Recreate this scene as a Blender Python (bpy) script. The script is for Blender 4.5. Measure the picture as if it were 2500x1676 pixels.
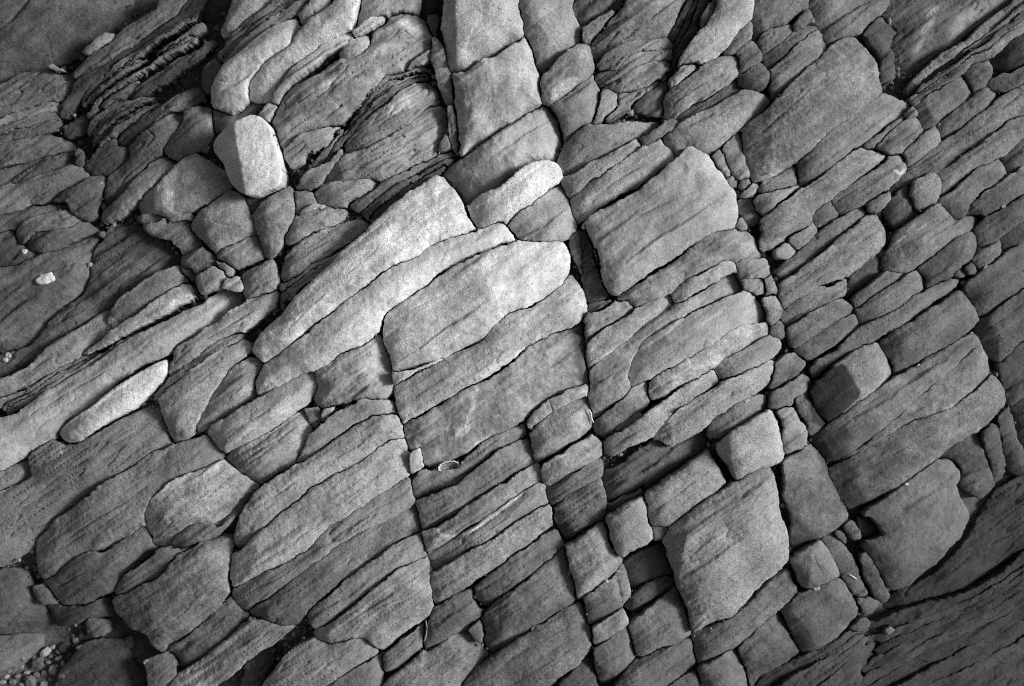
import bpy, math, random
import numpy as np
from mathutils import Vector

# ------------------------------------------------------------------ scene, camera, light
for o in list(bpy.data.objects):
    bpy.data.objects.remove(o, do_unlink=True)
sc = bpy.context.scene
col = sc.collection
CAM_H = 2.5 * 50 / 36                       # a 2.5 m wide piece of shore seen by a 50 mm lens
cam_d = bpy.data.cameras.new('camera')
cam_d.lens = 50; cam_d.sensor_width = 36; cam_d.clip_end = 200; cam_d.clip_start = 0.05
cam_d.dof.use_dof = True; cam_d.dof.focus_distance = CAM_H; cam_d.dof.aperture_fstop = 2.0
cam = bpy.data.objects.new('camera', cam_d); col.objects.link(cam)
cam.location = (0, 0, CAM_H)
sc.camera = cam

SUN_ELEV, SUN_AZ = math.radians(31), math.radians(8)     # azimuth counter-clockwise from +x (photo right)
w = bpy.data.worlds.new('World'); sc.world = w; w.use_nodes = True
nt = w.node_tree; nt.nodes.clear()
sky = nt.nodes.new('ShaderNodeTexSky'); sky.sky_type = 'NISHITA'; sky.sun_disc = False
sky.sun_elevation = SUN_ELEV; sky.sun_rotation = math.pi / 2 - SUN_AZ
sky.dust_density = 4.0
bw = nt.nodes.new('ShaderNodeRGBToBW')
bg = nt.nodes.new('ShaderNodeBackground'); bg.inputs['Strength'].default_value = 0.032
wo = nt.nodes.new('ShaderNodeOutputWorld')
nt.links.new(sky.outputs[0], bw.inputs[0]); nt.links.new(bw.outputs[0], bg.inputs['Color'])
nt.links.new(bg.outputs[0], wo.inputs['Surface'])
sd = bpy.data.lights.new('sun', 'SUN'); sd.energy = 1.5; sd.angle = math.radians(16); sd.color = (1, 1, 1)
so = bpy.data.objects.new('sun', sd); col.objects.link(so)
sv = Vector((math.cos(SUN_ELEV) * math.cos(SUN_AZ), math.cos(SUN_ELEV) * math.sin(SUN_AZ), math.sin(SUN_ELEV)))
so.rotation_euler = sv.to_track_quat('Z', 'Y').to_euler(); so.location = sv * 6
sc.view_settings.view_transform = 'Standard'; sc.view_settings.look = 'None'
sc.view_settings.gamma = 1.0; sc.view_settings.use_curve_mapping = False
sc.view_settings.exposure = 1.5
sc.render.engine = 'CYCLES'
sc.cycles.use_denoising = False; sc.cycles.filter_width = 1.1
sc.cycles.max_bounces = 5; sc.cycles.diffuse_bounces = 3

# ------------------------------------------------------------------ numeric helpers
rng = np.random.default_rng(7)
_perm = rng.permutation(256); _perm = np.concatenate([_perm, _perm])
_grad = np.stack([np.cos(np.arange(256) * 2.399), np.sin(np.arange(256) * 2.399)], 1)
def noise(x, y):
    xi = np.floor(x).astype(int); yi = np.floor(y).astype(int)
    xf = x - xi; yf = y - yi
    u = xf * xf * xf * (xf * (xf * 6 - 15) + 10); v = yf * yf * yf * (yf * (yf * 6 - 15) + 10)
    def g(ix, iy, dx, dy):
        h = _perm[(_perm[ix & 255] + iy) & 255]
        return _grad[h, 0] * dx + _grad[h, 1] * dy
    a = g(xi, yi, xf, yf); b = g(xi + 1, yi, xf - 1, yf)
    c = g(xi, yi + 1, xf, yf - 1); d = g(xi + 1, yi + 1, xf - 1, yf - 1)
    return ((a + (b - a) * u) * (1 - v) + (c + (d - c) * u) * v) * 1.5
def lin(t):
    c = t / 255.0
    return c / 12.92 if c <= 0.04045 else ((c + 0.055) / 1.055) ** 2.4
def alb(t):
    return min(max(.55 * (lin(t) / .578) ** .78, 0.02), 0.75)

TILE = {'A1': (0, 0), 'A2': (600, 0), 'A3': (1200, 0), 'A4': (1800, 0),
        'B1': (0, 500), 'B2': (600, 500), 'B3': (1200, 500), 'B4': (1800, 500),
        'C1': (0, 1116), 'C2': (600, 1000), 'C3': (1200, 1000), 'C4': (1800, 1000),
        'E1': (0, 850), 'D2': (600, 1116), 'D3': (1200, 1116), 'D4': (1800, 1116)}
def pts(tile, s):                            # survey sheets of 0.7 x 0.56 m -> millimetres on the shore
    ox, oy = TILE[tile]
    return np.array([[ox + float(a) / 2.8, oy + float(b) / 2.8] for a, b in (p.split(',') for p in s.split())])
def chaikin(p, n=1, lim=1e9):
    for _ in range(n):
        q = np.roll(p, -1, 0)
        L = np.hypot(*(q - p).T)[:, None] + 1e-9
        f = np.minimum(.2, lim / L)
        p = np.stack([p * (1 - f) + q * f, p * f + q * (1 - f)], 1).reshape(-1, 2)
    return p
def resample(p, n):
    d = np.r_[0, np.cumsum(np.hypot(*np.diff(p, axis=0).T))]
    t = np.linspace(0, d[-1], n)
    return np.stack([np.interp(t, d, p[:, 0]), np.interp(t, d, p[:, 1])], 1)
def sdf(poly, X, Y):                         # signed distance, positive inside
    best = np.full(X.shape, 1e9); inside = np.zeros(X.shape, bool)
    n = len(poly)
    for i in range(n):
        ax, ay = poly[i]; bx, by = poly[(i + 1) % n]
        ex, ey = bx - ax, by - ay
        L = ex * ex + ey * ey
        if L < 1e-9: continue
        wx = X - ax; wy = Y - ay
        t = np.clip((wx * ex + wy * ey) / L, 0, 1)
        dx = wx - ex * t; dy = wy - ey * t
        best = np.minimum(best, dx * dx + dy * dy)
        if ay != by:
            c = (ay > Y) != (by > Y)
            inside ^= c & (X < ex * (Y - ay) / ey + ax)
    best = np.sqrt(best)
    return np.where(inside, best, -best)
def seg_dist(line, X, Y):
    best = np.full(X.shape, 1e9)
    for i in range(len(line) - 1):
        ax, ay = line[i]; ex, ey = line[i + 1] - line[i]
        t = np.clip(((X - ax) * ex + (Y - ay) * ey) / (ex * ex + ey * ey + 1e-9), 0, 1)
        best = np.minimum(best, np.hypot(X - ax - ex * t, Y - ay - ey * t))
    return best

# the lie of the shore: a broad hump that drops away at the sides (x, y, height in mm)
LIE = np.array([(0, 0, -230), (200, 120, -190), (300, 350, -120), (0, 650, -150), (600, 300, -20), (900, 300, -40),
    (1150, 80, 0), (1600, 200, -60), (1900, 250, -50), (2300, 150, -110), (2500, 0, -170), (2500, 500, -130),
    (2200, 700, -70), (2300, 1000, -100), (2500, 900, -150), (1600, 600, 5), (1000, 800, 20), (400, 1000, -30),
    (0, 1000, -80), (300, 1250, -50), (100, 1450, -180), (100, 1650, -230), (350, 1620, -210), (700, 1300, -20),
    (700, 1650, -110), (1200, 1300, -30), (1200, 1650, -90), (1700, 1300, -20), (1700, 1650, -110), (2000, 1300, -70),
    (2250, 1300, -110), (2300, 1520, -260), (2500, 1676, -330), (2520, 1250, -260), (2000, 1650, -200),
    (-400, 800, -260), (1250, -400, -120), (2900, 800, -300), (1250, 2100, -260), (-300, -300, -330), (2800, 2000, -450)], float)
def lie(x, y):
    num = np.zeros(np.shape(x)); den = np.full(np.shape(x), 1e-12)
    for a, b, h in LIE:
        k = np.exp(-((x - a) ** 2 + (y - b) ** 2) / (2 * 190.0 ** 2)) + 1e-6 / (1 + ((x - a) ** 2 + (y - b) ** 2) / 1e6)
        num += k * h; den += k
    return num / den
def to_world(x, y, z):                       # shore millimetres (+ height above the lie) -> metres
    zb = lie(x, y) / 1000.0
    s = (CAM_H - zb) / CAM_H / 1000.0
    return (x - 1250) * s, -(y - 838) * s, zb + z / 1000.0

# ------------------------------------------------------------------ material
def rock_material(name, pebble=False):
    m = bpy.data.materials.new(name); m.use_nodes = True
    t = m.node_tree; N = t.nodes; L = t.links
    bs = N['Principled BSDF']
    bs.inputs['Roughness'].default_value = 0.85
    bs.inputs['Specular IOR Level'].default_value = 0.25
    at = N.new('ShaderNodeAttribute'); at.attribute_name = 'rock'
    sp = N.new('ShaderNodeSeparateColor'); L.new(at.outputs['Color'], sp.inputs[0])
    geo = N.new('ShaderNodeNewGeometry'); uv = N.new('ShaderNodeUVMap'); uv.uv_map = 'bedding'
    def nz(vec, scale, detail, rough, lo, hi, tlo=0.3, thi=0.7):
        n = N.new('ShaderNodeTexNoise'); L.new(vec, n.inputs['Vector'])
        n.inputs['Scale'].default_value = scale; n.inputs['Detail'].default_value = detail; n.inputs['Roughness'].default_value = rough
        r = N.new('ShaderNodeMapRange'); r.inputs['From Min'].default_value = tlo; r.inputs['From Max'].default_value = thi
        r.inputs['To Min'].default_value = lo; r.inputs['To Max'].default_value = hi
        L.new(n.outputs['Fac'], r.inputs['Value'])
        return r.outputs[0], n.outputs['Fac']
    def mul(a, b):
        q = N.new('ShaderNodeMath'); q.operation = 'MULTIPLY'
        for k, v in ((0, a), (1, b)):
            if isinstance(v, float): q.inputs[k].default_value = v
            else: L.new(v, q.inputs[k])
        return q.outputs[0]
    def mixf(fac, a, b):
        q = N.new('ShaderNodeMix'); L.new(fac, q.inputs['Factor'])
        for k, v in ((2, a), (3, b)):
            if isinstance(v, float): q.inputs[k].default_value = v
            else: L.new(v, q.inputs[k])
        return q.outputs[0]
    pos = geo.outputs['Position']
    big, _ = nz(pos, 3.6, 7, .66, .62, 1.34)
    mot, _ = nz(pos, 14, 7, .7, .5, 1.42)
    mot2, _ = nz(pos, 55, 5, .75, .62, 1.36)
    lamc, lamf = nz(uv.outputs[0], 1.0, 5, .7, .85, 1.15)
    grain, grf = nz(pos, 290, 3, .9, .28, 1.8, .25, .75)
    pit, ptf = nz(pos, 130, 3, .7, .3, 1.0, .25, .40)
    c = mul(mul(sp.outputs[0], big), mixf(sp.outputs[1], 1.0, mot))
    c = mul(c, mixf(sp.outputs[1], 1.0, mot2))
    c = mul(c, mixf(sp.outputs[2], 1.0, lamc))
    c = mul(c, mixf(at.outputs['Alpha'], 1.0, grain)); c = mul(c, mixf(at.outputs['Alpha'], 1.0, pit))
    cc = N.new('ShaderNodeCombineColor')
    for k in range(3): L.new(c, cc.inputs[k])
    L.new(cc.outputs[0], bs.inputs['Base Color'])
    b1 = N.new('ShaderNodeBump'); b1.inputs['Strength'].default_value = 0.7; b1.inputs['Distance'].default_value = 0.003
    hs = N.new('ShaderNodeMath'); hs.operation = 'MULTIPLY_ADD'; L.new(grf, hs.inputs[0]); hs.inputs[1].default_value = .55; L.new(pit, hs.inputs[2])
    h2 = N.new('ShaderNodeMath'); h2.operation = 'MULTIPLY_ADD'; L.new(mot2, h2.inputs[0]); h2.inputs[1].default_value = .9; L.new(hs.outputs[0], h2.inputs[2])
    h3 = N.new('ShaderNodeMath'); h3.operation = 'MULTIPLY_ADD'; L.new(mul(lamc, sp.outputs[2]), h3.inputs[0]); h3.inputs[1].default_value = .8; L.new(h2.outputs[0], h3.inputs[2])
    L.new(h3.outputs[0], b1.inputs['Height']); L.new(b1.outputs[0], bs.inputs['Normal'])
    return m
ROCK = rock_material('weathered_sandstone')

# ------------------------------------------------------------------ survey records
PIECES = []        # every piece of rock: dict
THINGS = []        # (name, label, category, [piece indices])
STAINS = []; GROOVES = []
_cur = [None]
def _piece(poly, z, tone, r, **k):
    cx_, cy_ = np.clip(poly[:, 0], 0, 2500).mean(), np.clip(poly[:, 1], 0, 1676).mean()                  # lens vignette put into the rock colour: pieces darken away from the middle
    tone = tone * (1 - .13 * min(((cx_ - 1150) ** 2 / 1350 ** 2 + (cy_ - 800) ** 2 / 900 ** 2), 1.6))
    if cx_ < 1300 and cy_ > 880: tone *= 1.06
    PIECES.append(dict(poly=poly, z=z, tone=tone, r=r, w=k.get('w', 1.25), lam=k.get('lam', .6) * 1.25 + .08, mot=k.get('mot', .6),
                       tilt=k.get('tilt', None), ang=k.get('ang', None), depth=k.get('depth', 85.0), g=k.get('g', 6.0), free=k.get('free', False), facets=k.get('facets', ()), wild=k.get('wild', 1.0), zk=k.get('zk'), gap=k.get('gap', 0.0), part=k.get('part', 'layer'), plabel=k.get('plabel')))
    return len(PIECES) - 1
def R(name, label, z, tone, r, tile, s, cat='rock', **k):          # a rock that is one mesh
    THINGS.append((name, label, cat, [_piece(pts(tile, s), z, tone, r, **k)]))
def T(name, label, cat='rock'):                                    # a rock made of several beds
    THINGS.append((name, label, cat, []))
def P(z, tone, r, tile, s, **k):                                   # one bed of it
    k.setdefault('w', .9)
    THINGS[-1][3].append(_piece(pts(tile, s), z, tone, r, **k))
def S(name, label, n, z, tone, r, tile, top, bot, cat='rock', var=.22, **k):    # a stack of thin beds between two lines
    THINGS.append((name, label, cat, []))
    a = resample(pts(tile, top), 22); b = resample(pts(tile, bot), 22)
    rs = np.random.default_rng(len(PIECES) + 11)
    f = np.linspace(0, 1, n + 1); f[1:-1] += rs.uniform(-.28, .28, n - 1) / n
    ph = rs.uniform(0, 99, n + 1); t = np.linspace(0, 1, 22)
    lines = []
    for i in range(n + 1):
        wob = noise(t * 3.1 + ph[i], np.full(22, ph[i])) * (.22 / n if 0 < i < n else 0)
        q = (f[i] + wob)[:, None]
        ln = a * (1 - q) + b * q
        if 0 < i < n:
            ln = resample(ln, 66)
            ln = ln + np.stack([noise(np.arange(66) * .9 + ph[i], np.full(66, 3.1)), noise(np.arange(66) * .9, np.full(66, ph[i]))], 1) * 2.4
        else: ln = resample(ln, 66)
        lines.append(ln)
    k.setdefault('w', .9); k.setdefault('lam', 1.0)
    for i in range(n):
        c0, c1 = (0, 66)
        if n > 2:
            c0 = int(rs.integers(0, 8)); c1 = 66 - int(rs.integers(0, 8))
        poly = np.concatenate([lines[i][c0:c1], lines[i + 1][c0:c1][::-1]])
        THINGS[-1][3].append(_piece(poly, z + rs.uniform(-7, 7), tone * (1 + rs.uniform(-var, var)), r, **k))
def ST(tile, s, tone, soft=5.0): STAINS.append((chaikin(pts(tile, s), 2), alb(tone), soft))
def GR(tile, s, width=1.6, depth=4.0): GROOVES.append((resample(pts(tile, s), 16), width, depth))
# ------------------------------------------------------------------ the rocks, upper left
R('rock_slope','smooth dark rock slope filling the upper-left corner',-10,84,20,'A1','-150,-150 880,-150 860,0 830,130 690,220 620,300 540,360 420,400 300,440 130,480 0,590 -150,640',lam=.3,mot=.9)
GR('A1','-60,240 60,140 140,60 220,-60',4,7)
R('quartz_lump','rough pale crusty lump lodged above the long smooth ledge',8,165,5,'A1','560,350 640,310 660,270 720,230 775,235 770,265 720,300 650,335 600,360',lam=.2,mot=1)
R('quartz_lump','small crusty pale lump left of the long smooth ledge',2,120,4,'A1','310,455 345,440 380,460 420,470 385,490 340,480',lam=.2,mot=1)
R('rock_ledge','long smooth grey ledge along the top of the thin-layer stack',10,108,12,'A1','480,500 560,440 660,350 780,255 900,175 1000,110 1055,70 1080,40 1110,-60 1280,-60 1250,20 1190,90 1120,130 1040,200 980,250 900,310 800,370 700,420 580,480 490,520',lam=.8)
R('rock_ledge','dark curved ledge bending down between the smooth ledge and thin-layer stack',-6,62,8,'A1','545,530 690,440 830,375 1050,220 1210,105 1330,-60 1460,-60 1340,90 1130,205 960,325 780,430 680,510 600,590 530,660 500,720 440,790 400,790 395,760 430,690 470,620',lam=1)
S('layer_stack','fan of thin dark layers curving down at its left end',9,6,92,5,'A1','500,790 520,700 580,620 690,525 860,400 1080,245 1330,90','620,800 650,760 760,680 880,600 1040,490 1240,370 1440,262',depth=60)
R('rock_bed','dark grey bed directly under the fan of thin layers',-14,78,8,'A1','890,640 940,580 1040,490 1200,410 1320,330 1440,270 1450,300 1330,430 1250,480 1130,560 1000,650 900,690 870,660',lam=1)
S('layer_stack','lower stack of dark layers reaching up towards the pale arched slabs',7,-2,82,6,'A1','570,920 640,830 760,740 900,690 1130,570 1330,430 1460,310 1560,240','590,1110 700,980 800,880 960,770 1130,650 1290,540 1390,430 1450,390',depth=70)
R('rock_bed','laminated dark bed below the lower layer stack',-8,78,7,'A1','780,990 880,870 1040,770 1170,700 1330,600 1380,640 1330,680 1250,740 1130,770 1050,840 960,900 880,1000 800,1000',lam=1.2)
R('rock_bed','grey bed at the left edge below the smooth dark slope',-4,88,10,'A1','-150,660 130,490 300,460 480,520 470,600 420,680 300,680 190,730 90,770 -150,900',lam=1)
S('layer_stack','three thin grey beds at the left edge ending in a dark hollow',3,-2,84,6,'A1','-150,900 90,770 200,730 300,690 410,690','-150,1050 80,950 200,920 330,880 440,870')
R('rock_bed','flat grey bed at left edge under the three thin beds',-4,84,8,'A1','-150,1060 120,960 300,930 440,950 470,980 470,1010 300,1070 130,1120 -150,1220',lam=1)
R('rock_bed','narrow darker bed at left edge pointing at the dark hollow',-8,74,7,'A1','-150,1230 130,1120 300,1070 480,1020 500,1090 400,1150 250,1200 100,1250 -150,1340',lam=1)
R('rock_bed','broad grey bed at left edge with its tip beside the hollow',0,100,10,'A1','-150,1350 100,1250 260,1195 480,1120 560,1170 600,1200 520,1250 400,1320 330,1370 200,1400 100,1440 -150,1550',lam=1)
R('rock_block','five-sided dark grey block near the small pale leaf-shaped pebble',4,82,9,'A1','340,1370 480,1290 640,1200 690,1190 700,1240 660,1310 640,1390 620,1480 570,1500 480,1460 440,1370 350,1395')
R('rock_bed','thin tapering grey bed at left edge above the twin-leaved block',-6,88,8,'B1','-150,140 60,60 200,20 430,-20 460,30 250,60 130,130 60,170 -150,220',lam=1)
T('rock_block','twin-leaved grey block above the pebble on the left slope')
P(4,92,9,'B1','100,200 140,125 260,65 440,25 475,75 555,105 470,155 330,175 235,190 150,265 110,245',lam=.9)
P(-6,80,7,'B1','150,270 240,195 350,175 480,160 560,110 590,150 640,180 560,230 470,280 380,320 270,330 200,310',lam=.9)
R('rock_splinter','short dark splinter in the hollow left of the thin layers',-25,60,6,'A1','430,930 480,860 560,800 590,830 560,900 480,940')
R('rock_splinter','tiny dark splinter at the bottom of the left hollow',-20,66,4,'A1','495,1110 520,1050 545,1020 558,1060 550,1135')
R('rock_bed','dark triangular bed right of the left hollow',-12,70,8,'A1','565,1170 580,1100 690,1000 770,950 790,1000 870,1010 870,1080 820,1130 760,1180 690,1190 600,1190')
R('rock_bed','long grey rib running down-left from the forked bed',-2,92,16,'A1','880,1010 960,905 1060,840 1140,770 1240,760 1240,820 1180,900 1090,1000 1080,1050 1000,1110 930,1190 860,1280 780,1350 700,1400 690,1370 720,1260 760,1180 830,1120 870,1060',lam=.9)
R('rock_block','smooth grey wedge left of the bright boulder, its tip cracked off',8,100,12,'A1','1250,770 1330,730 1420,740 1440,830 1420,920 1360,1000 1290,1030 1180,1090 1120,1060 1090,1030 1130,960 1200,880 1240,820')
R('rock_bed','long grey finger of rock below the cracked wedge',2,116,14,'A1','1100,1060 1140,1070 1180,1100 1150,1160 1060,1230 960,1330 890,1400 830,1460 770,1500 700,1530 675,1500 690,1450 790,1360 850,1300 880,1260 950,1180 1030,1100',lam=.5)
R('rock_block','grey block with a bright pale patch, beside the bright boulder',12,138,14,'A1','910,1390 960,1340 1060,1270 1150,1170 1230,1110 1310,1050 1370,1080 1440,1110 1520,1170 1560,1250 1530,1300 1420,1370 1330,1420 1260,1440 1200,1460 1140,1470 1060,1440 960,1440',lam=.2)
ST('A1','1050,1290 1130,1190 1190,1150 1200,1240 1180,1300 1200,1420 1160,1460 1060,1440 1035,1350',200,6)
R('rock_chip','dark chip under the pale-patched block, leftmost of two',-12,100,4,'A1','940,1500 1000,1470 1090,1480 1100,1510 1000,1530')
R('rock_chip','grey chip under the pale-patched block, rightmost of two',-8,118,5,'A1','1120,1520 1180,1480 1260,1445 1300,1470 1290,1500 1200,1520')
R('boulder','bright pale angular boulder perched alone, upper left of centre',66,184,14,'A1','1440,980 1470,930 1570,860 1720,790 1790,800 1850,850 1870,930 1900,1020 1930,1180 1930,1250 1890,1290 1740,1355 1690,1340 1640,1320 1590,1270 1560,1230 1520,1120 1450,1030',cat='boulder',lam=.1,mot=.25,depth=160,w=1,free=True,wild=.25,zk=42,tilt=(-.03,.0),facets=(('A1',1650,1050,171,.62),('A1',1590,890,232,.15)))
# pale arched slabs at the top
R('flat_rock','outermost pale arched slab with a rounded left end above the boulder',38,195,22,'A2','-245,600 -230,540 -170,460 -80,380 0,300 130,210 240,135 325,90 350,130 370,185 330,215 310,270 280,310 200,350 140,390 100,430 40,480 5,540 -10,600 -20,680 -40,740 -90,780 -130,785 -160,740 -210,740 -245,690',lam=.2,mot=.35)
R('flat_rock','short pale piece broken off the upper end of the outermost arched slab',30,182,12,'A2','335,85 400,40 480,-60 520,-150 620,-150 550,10 520,60 430,110 380,180 355,130',mot=.35)
R('flat_rock','middle pale arched slab nested inside the outermost one',34,188,20,'A2','0,590 20,530 60,490 110,430 200,360 290,310 320,270 345,215 430,120 530,65 600,35 660,-60 700,-150 830,-150 780,20 740,130 715,190 620,240 510,300 440,360 370,420 280,480 240,540 200,590 170,640 140,670 80,695 20,680',lam=.2,mot=.35)
R('flat_rock','thin innermost pale arched strip hugging the oval lump',22,172,9,'A2','165,690 180,620 260,520 300,470 400,400 500,320 600,260 710,215 730,245 640,300 540,350 460,420 360,500 280,580 230,660 210,710',lam=.5,mot=.4)
R('flat_rock','pale slab end at the top edge beside the dark notch',18,168,14,'A1','1500,220 1560,110 1580,50 1620,-60 1660,-150 1960,-150 1840,10 1760,50 1650,120 1580,190 1520,240',lam=.3,mot=.4)
S('layer_stack','grey laminated beds squeezed between two pale arched slabs at the top',3,8,112,6,'A1','1460,390 1560,250 1680,140 1800,60 1960,-60 2040,-150','1500,450 1600,370 1720,270 1850,170 1960,110 2130,0 2260,-150')
R('rock_splinter','dark splintered rock in the notch at the top edge',-30,62,7,'A1','1340,95 1400,50 1440,-50 1480,-150 1620,-150 1560,40 1440,130 1400,110',lam=1)
R('rock_chip','dark rounded knob tucked against the outermost arched slab',-10,76,9,'A1','1380,520 1440,390 1490,440 1440,540 1430,640 1385,600')
R('rock_bed','dark rock shelf under the arched slabs, above the boulder',-22,92,8,'A1','1450,760 1510,750 1560,790 1640,750 1720,700 1830,710 1760,790 1720,790 1620,820 1560,850 1470,900 1440,870')
R('rock_chip','pale wedge touching the top of the bright boulder',0,152,7,'A2','60,790 160,700 215,715 150,830 100,800')
# oval lumps
R('rock_lump','big oval laminated lump with pale nose, right of the arched slabs',14,142,26,'A2','160,830 200,740 240,650 310,590 420,540 540,490 640,410 720,400 800,370 840,310 850,260 940,150 1000,90 1080,60 1150,80 1220,130 1260,200 1265,280 1250,330 1150,400 1070,480 930,520 870,600 800,690 740,740 700,810 640,840 560,850 480,880 380,900 310,960 270,1000 230,990 200,900',lam=1,mot=.8)
ST('A2','500,600 560,540 680,500 690,540 560,620 500,640',185,10)
ST('A2','1040,150 1100,110 1200,170 1180,220 1080,200',190,14)
ST('A2','840,380 900,320 1000,270 1020,300 940,360 860,400',185,8)
for g in ('720,500 790,465 850,470 925,455','430,740 560,690 690,680 760,640','880,400 940,300 1010,240 1040,200','250,660 260,720 240,790','500,690 640,600 770,510','1050,400 1120,300 1200,230'):
    GR('A2', g, 1.8, 4)
R('rock_leaf','small grey leaf of rock on the upper side of the oval lump',8,148,8,'A2','650,390 700,300 800,240 845,260 835,310 770,370 700,400')
R('rock_leaf','pale narrow leaf of rock above the oval lump',12,178,8,'A2','735,220 800,150 880,110 945,100 940,150 850,190 780,230 750,245')
R('flat_rock','pale streaked slab at the top edge above the oval lump',6,162,16,'A2','740,140 790,-30 830,-150 1210,-150 1190,60 1080,45 1000,80 940,95 870,110 800,150 735,210',lam=.8)
R('rock_leaf','thin ledge under the nose of the oval lump',4,135,6,'A2','1070,480 1150,400 1250,330 1265,380 1180,440 1110,470',lam=1)
S('layer_stack','band of dark shaly leaves between the oval lumps',4,-16,92,5,'A2','330,1130 480,960 650,860 740,740 870,600 940,530 1090,480 1200,450 1300,500','480,1200 600,1080 660,960 780,840 900,720 1000,640 1100,560 1220,510 1300,520',lam=1.3)
R('rock_lump','middle oval lump marked with a pale oval ring',2,124,16,'A2','660,1000 700,950 820,840 950,730 1050,640 1140,570 1230,550 1290,590 1310,680 1250,700 1160,780 1080,860 1000,910 900,960 780,1010 690,1040',lam=1,mot=.7)
ST('A2','960,780 1030,690 1130,600 1230,570 1240,610 1180,680 1100,740 1000,790',165,5)
ST('A2','1060,700 1090,650 1140,670 1130,720 1080,730',190,8)
R('rock_lump','lower pale laminated lump left of the splintered joint',6,146,20,'A2','510,1250 560,1170 640,1090 700,1050 850,1000 1000,930 1100,860 1200,770 1270,715 1330,715 1360,790 1360,870 1320,980 1300,1050 1200,1100 1080,1160 960,1220 920,1235 860,1210 740,1220 600,1245',lam=1.1,mot=.7)
for g in ('850,980 950,930 1000,900 1090,850','700,1100 860,1060 1000,1010 1180,930','760,1150 900,1130 1000,1080 1260,960'):
    GR('A2', g, 1.6, 4)
R('rock_splinter','small dark wedge between the lower lump and the joint splinters',-4,104,6,'A2','1310,1030 1330,960 1370,900 1390,1000 1380,1040 1320,1050')
R('rock_leaf','grey leaf-shaped rock right of the bright boulder',-2,130,10,'A2','290,1140 240,1050 310,970 390,910 500,880 640,850 600,960 480,1050 350,1110',lam=1)
R('rock_leaf','long narrow grey leaf under the first leaf-shaped rock',-8,126,9,'A2','340,1290 400,1200 520,1120 650,1000 655,1040 570,1160 510,1250 420,1290',lam=1)
R('rock_lump','smooth grey lens of rock under the lower laminated lump',0,136,14,'A2','460,1330 520,1270 640,1240 850,1215 910,1240 870,1290 740,1360 650,1420 560,1400 480,1380',lam=.5)
S('layer_stack','dark shaly ramp above the long pale slab',3,-14,86,6,'A2','650,1430 850,1310 950,1240 1200,1120 1310,1060 1420,1030','820,1540 940,1450 1100,1320 1230,1220 1320,1180 1400,1110',lam=1.3)
R('rock_wedge','smooth grey shield-shaped wedge under the bright boulder',14,130,13,'A2','50,1470 75,1415 160,1350 285,1265 315,1310 330,1400 315,1500 260,1610 200,1720 155,1755 125,1740 95,1640 60,1540',lam=.2)
R('rock_chip','dark sliver tucked under the lower edge of the bright boulder',-16,74,6,'A2','0,1360 60,1355 190,1310 270,1270 160,1350 70,1415 45,1470 0,1400')
R('rock_leaf','grey leaf below the lens with a pale sliver on top',0,124,9,'B2','280,200 330,90 380,60 450,40 540,20 680,30 640,90 590,145 470,180 400,220 350,260 270,265',lam=.8)
R('rock_leaf','small grey rock between the lens and the shield-shaped wedge',-8,118,7,'A2','340,1300 460,1330 480,1380 380,1440 330,1480 330,1390',lam=.8)
R('rock_chip','pale curved sliver lying on the grey leaf below the lens',6,168,5,'A2','350,1480 380,1440 470,1405 550,1400 500,1432 420,1455')
R('rock_leaf','larger grey leaf left of the long pale slab',-2,124,10,'B2','240,500 260,380 350,270 410,225 480,185 600,150 760,95 830,140 740,230 640,300 560,350 450,410 330,490 250,530',lam=1)
S('layer_stack','two dark laminae along the upper side of the long pale slab',2,-18,104,5,'B2','220,560 330,500 460,410 580,340 740,240 820,160','210,680 330,580 480,480 650,330 760,230 820,180',lam=1.3)
# jointed column at the top
R('rock_block','big pale rounded block at the top edge with a dark left flank',40,172,58,'A2','1340,60 1350,-50 1350,-150 1840,-150 1870,20 1895,100 1895,200 1850,250 1740,320 1690,365 1610,390 1530,450 1490,470 1420,465 1390,440 1370,330 1340,200',lam=.2,mot=.45,tilt=(-.12,0),gap=1.3,facets=(('A2',1440,200,180,.55),))
R('rock_block','large pale block directly below the rounded top block',24,162,50,'A2','1420,480 1500,475 1560,430 1620,395 1700,370 1760,320 1900,225 1930,240 1960,310 1980,380 2010,500 2025,600 2020,690 1980,715 1880,775 1780,850 1680,915 1560,1000 1490,1055 1460,1040 1450,900 1440,780 1420,640',lam=.2,mot=.6,tilt=(-.10,0),gap=1.3,facets=(('A2',1540,800,195,.3),))
R('rock_block','grey rounded block above the small pale slab',10,154,58,'A3','-340,1160 -260,1110 -120,1010 0,920 150,830 260,760 340,705 390,715 440,770 480,850 490,920 480,1000 455,1095 380,1085 280,1095 220,1140 130,1210 60,1270 0,1285 -80,1310 -140,1395 -190,1360 -250,1270 -310,1210',lam=.2,mot=.6,tilt=(-.10,.04),gap=1.3,facets=(('A3',120,1080,140,.3),('A3',330,900,-15,.25)))
R('flat_rock','small bright slab shaped like a tongue right of the long pale slab',32,194,15,'A3','-165,1400 -60,1340 40,1290 130,1210 220,1140 290,1095 370,1085 440,1105 490,1130 490,1180 440,1250 350,1320 220,1420 110,1520 90,1510 60,1510 -60,1550 -90,1555 -130,1500',lam=.2,mot=.3)
R('rock_block','grey block under the small bright tongue-shaped slab',8,146,14,'A3','110,1535 220,1430 350,1330 440,1265 500,1275 530,1360 555,1450 570,1530 560,1580 500,1625 400,1650 300,1645 190,1620 150,1580',lam=.3,tilt=(-.06,.05))
R('rock_splinter','topmost dark splinter wedged in the joint beside the oval lump',-20,74,4,'A2','1250,120 1310,120 1310,180 1290,240 1265,200')
R('rock_splinter','pointed grey splinter in the joint, second from the top',-2,116,5,'A2','1265,260 1300,260 1340,330 1365,440 1320,480 1290,440 1270,360')
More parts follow.
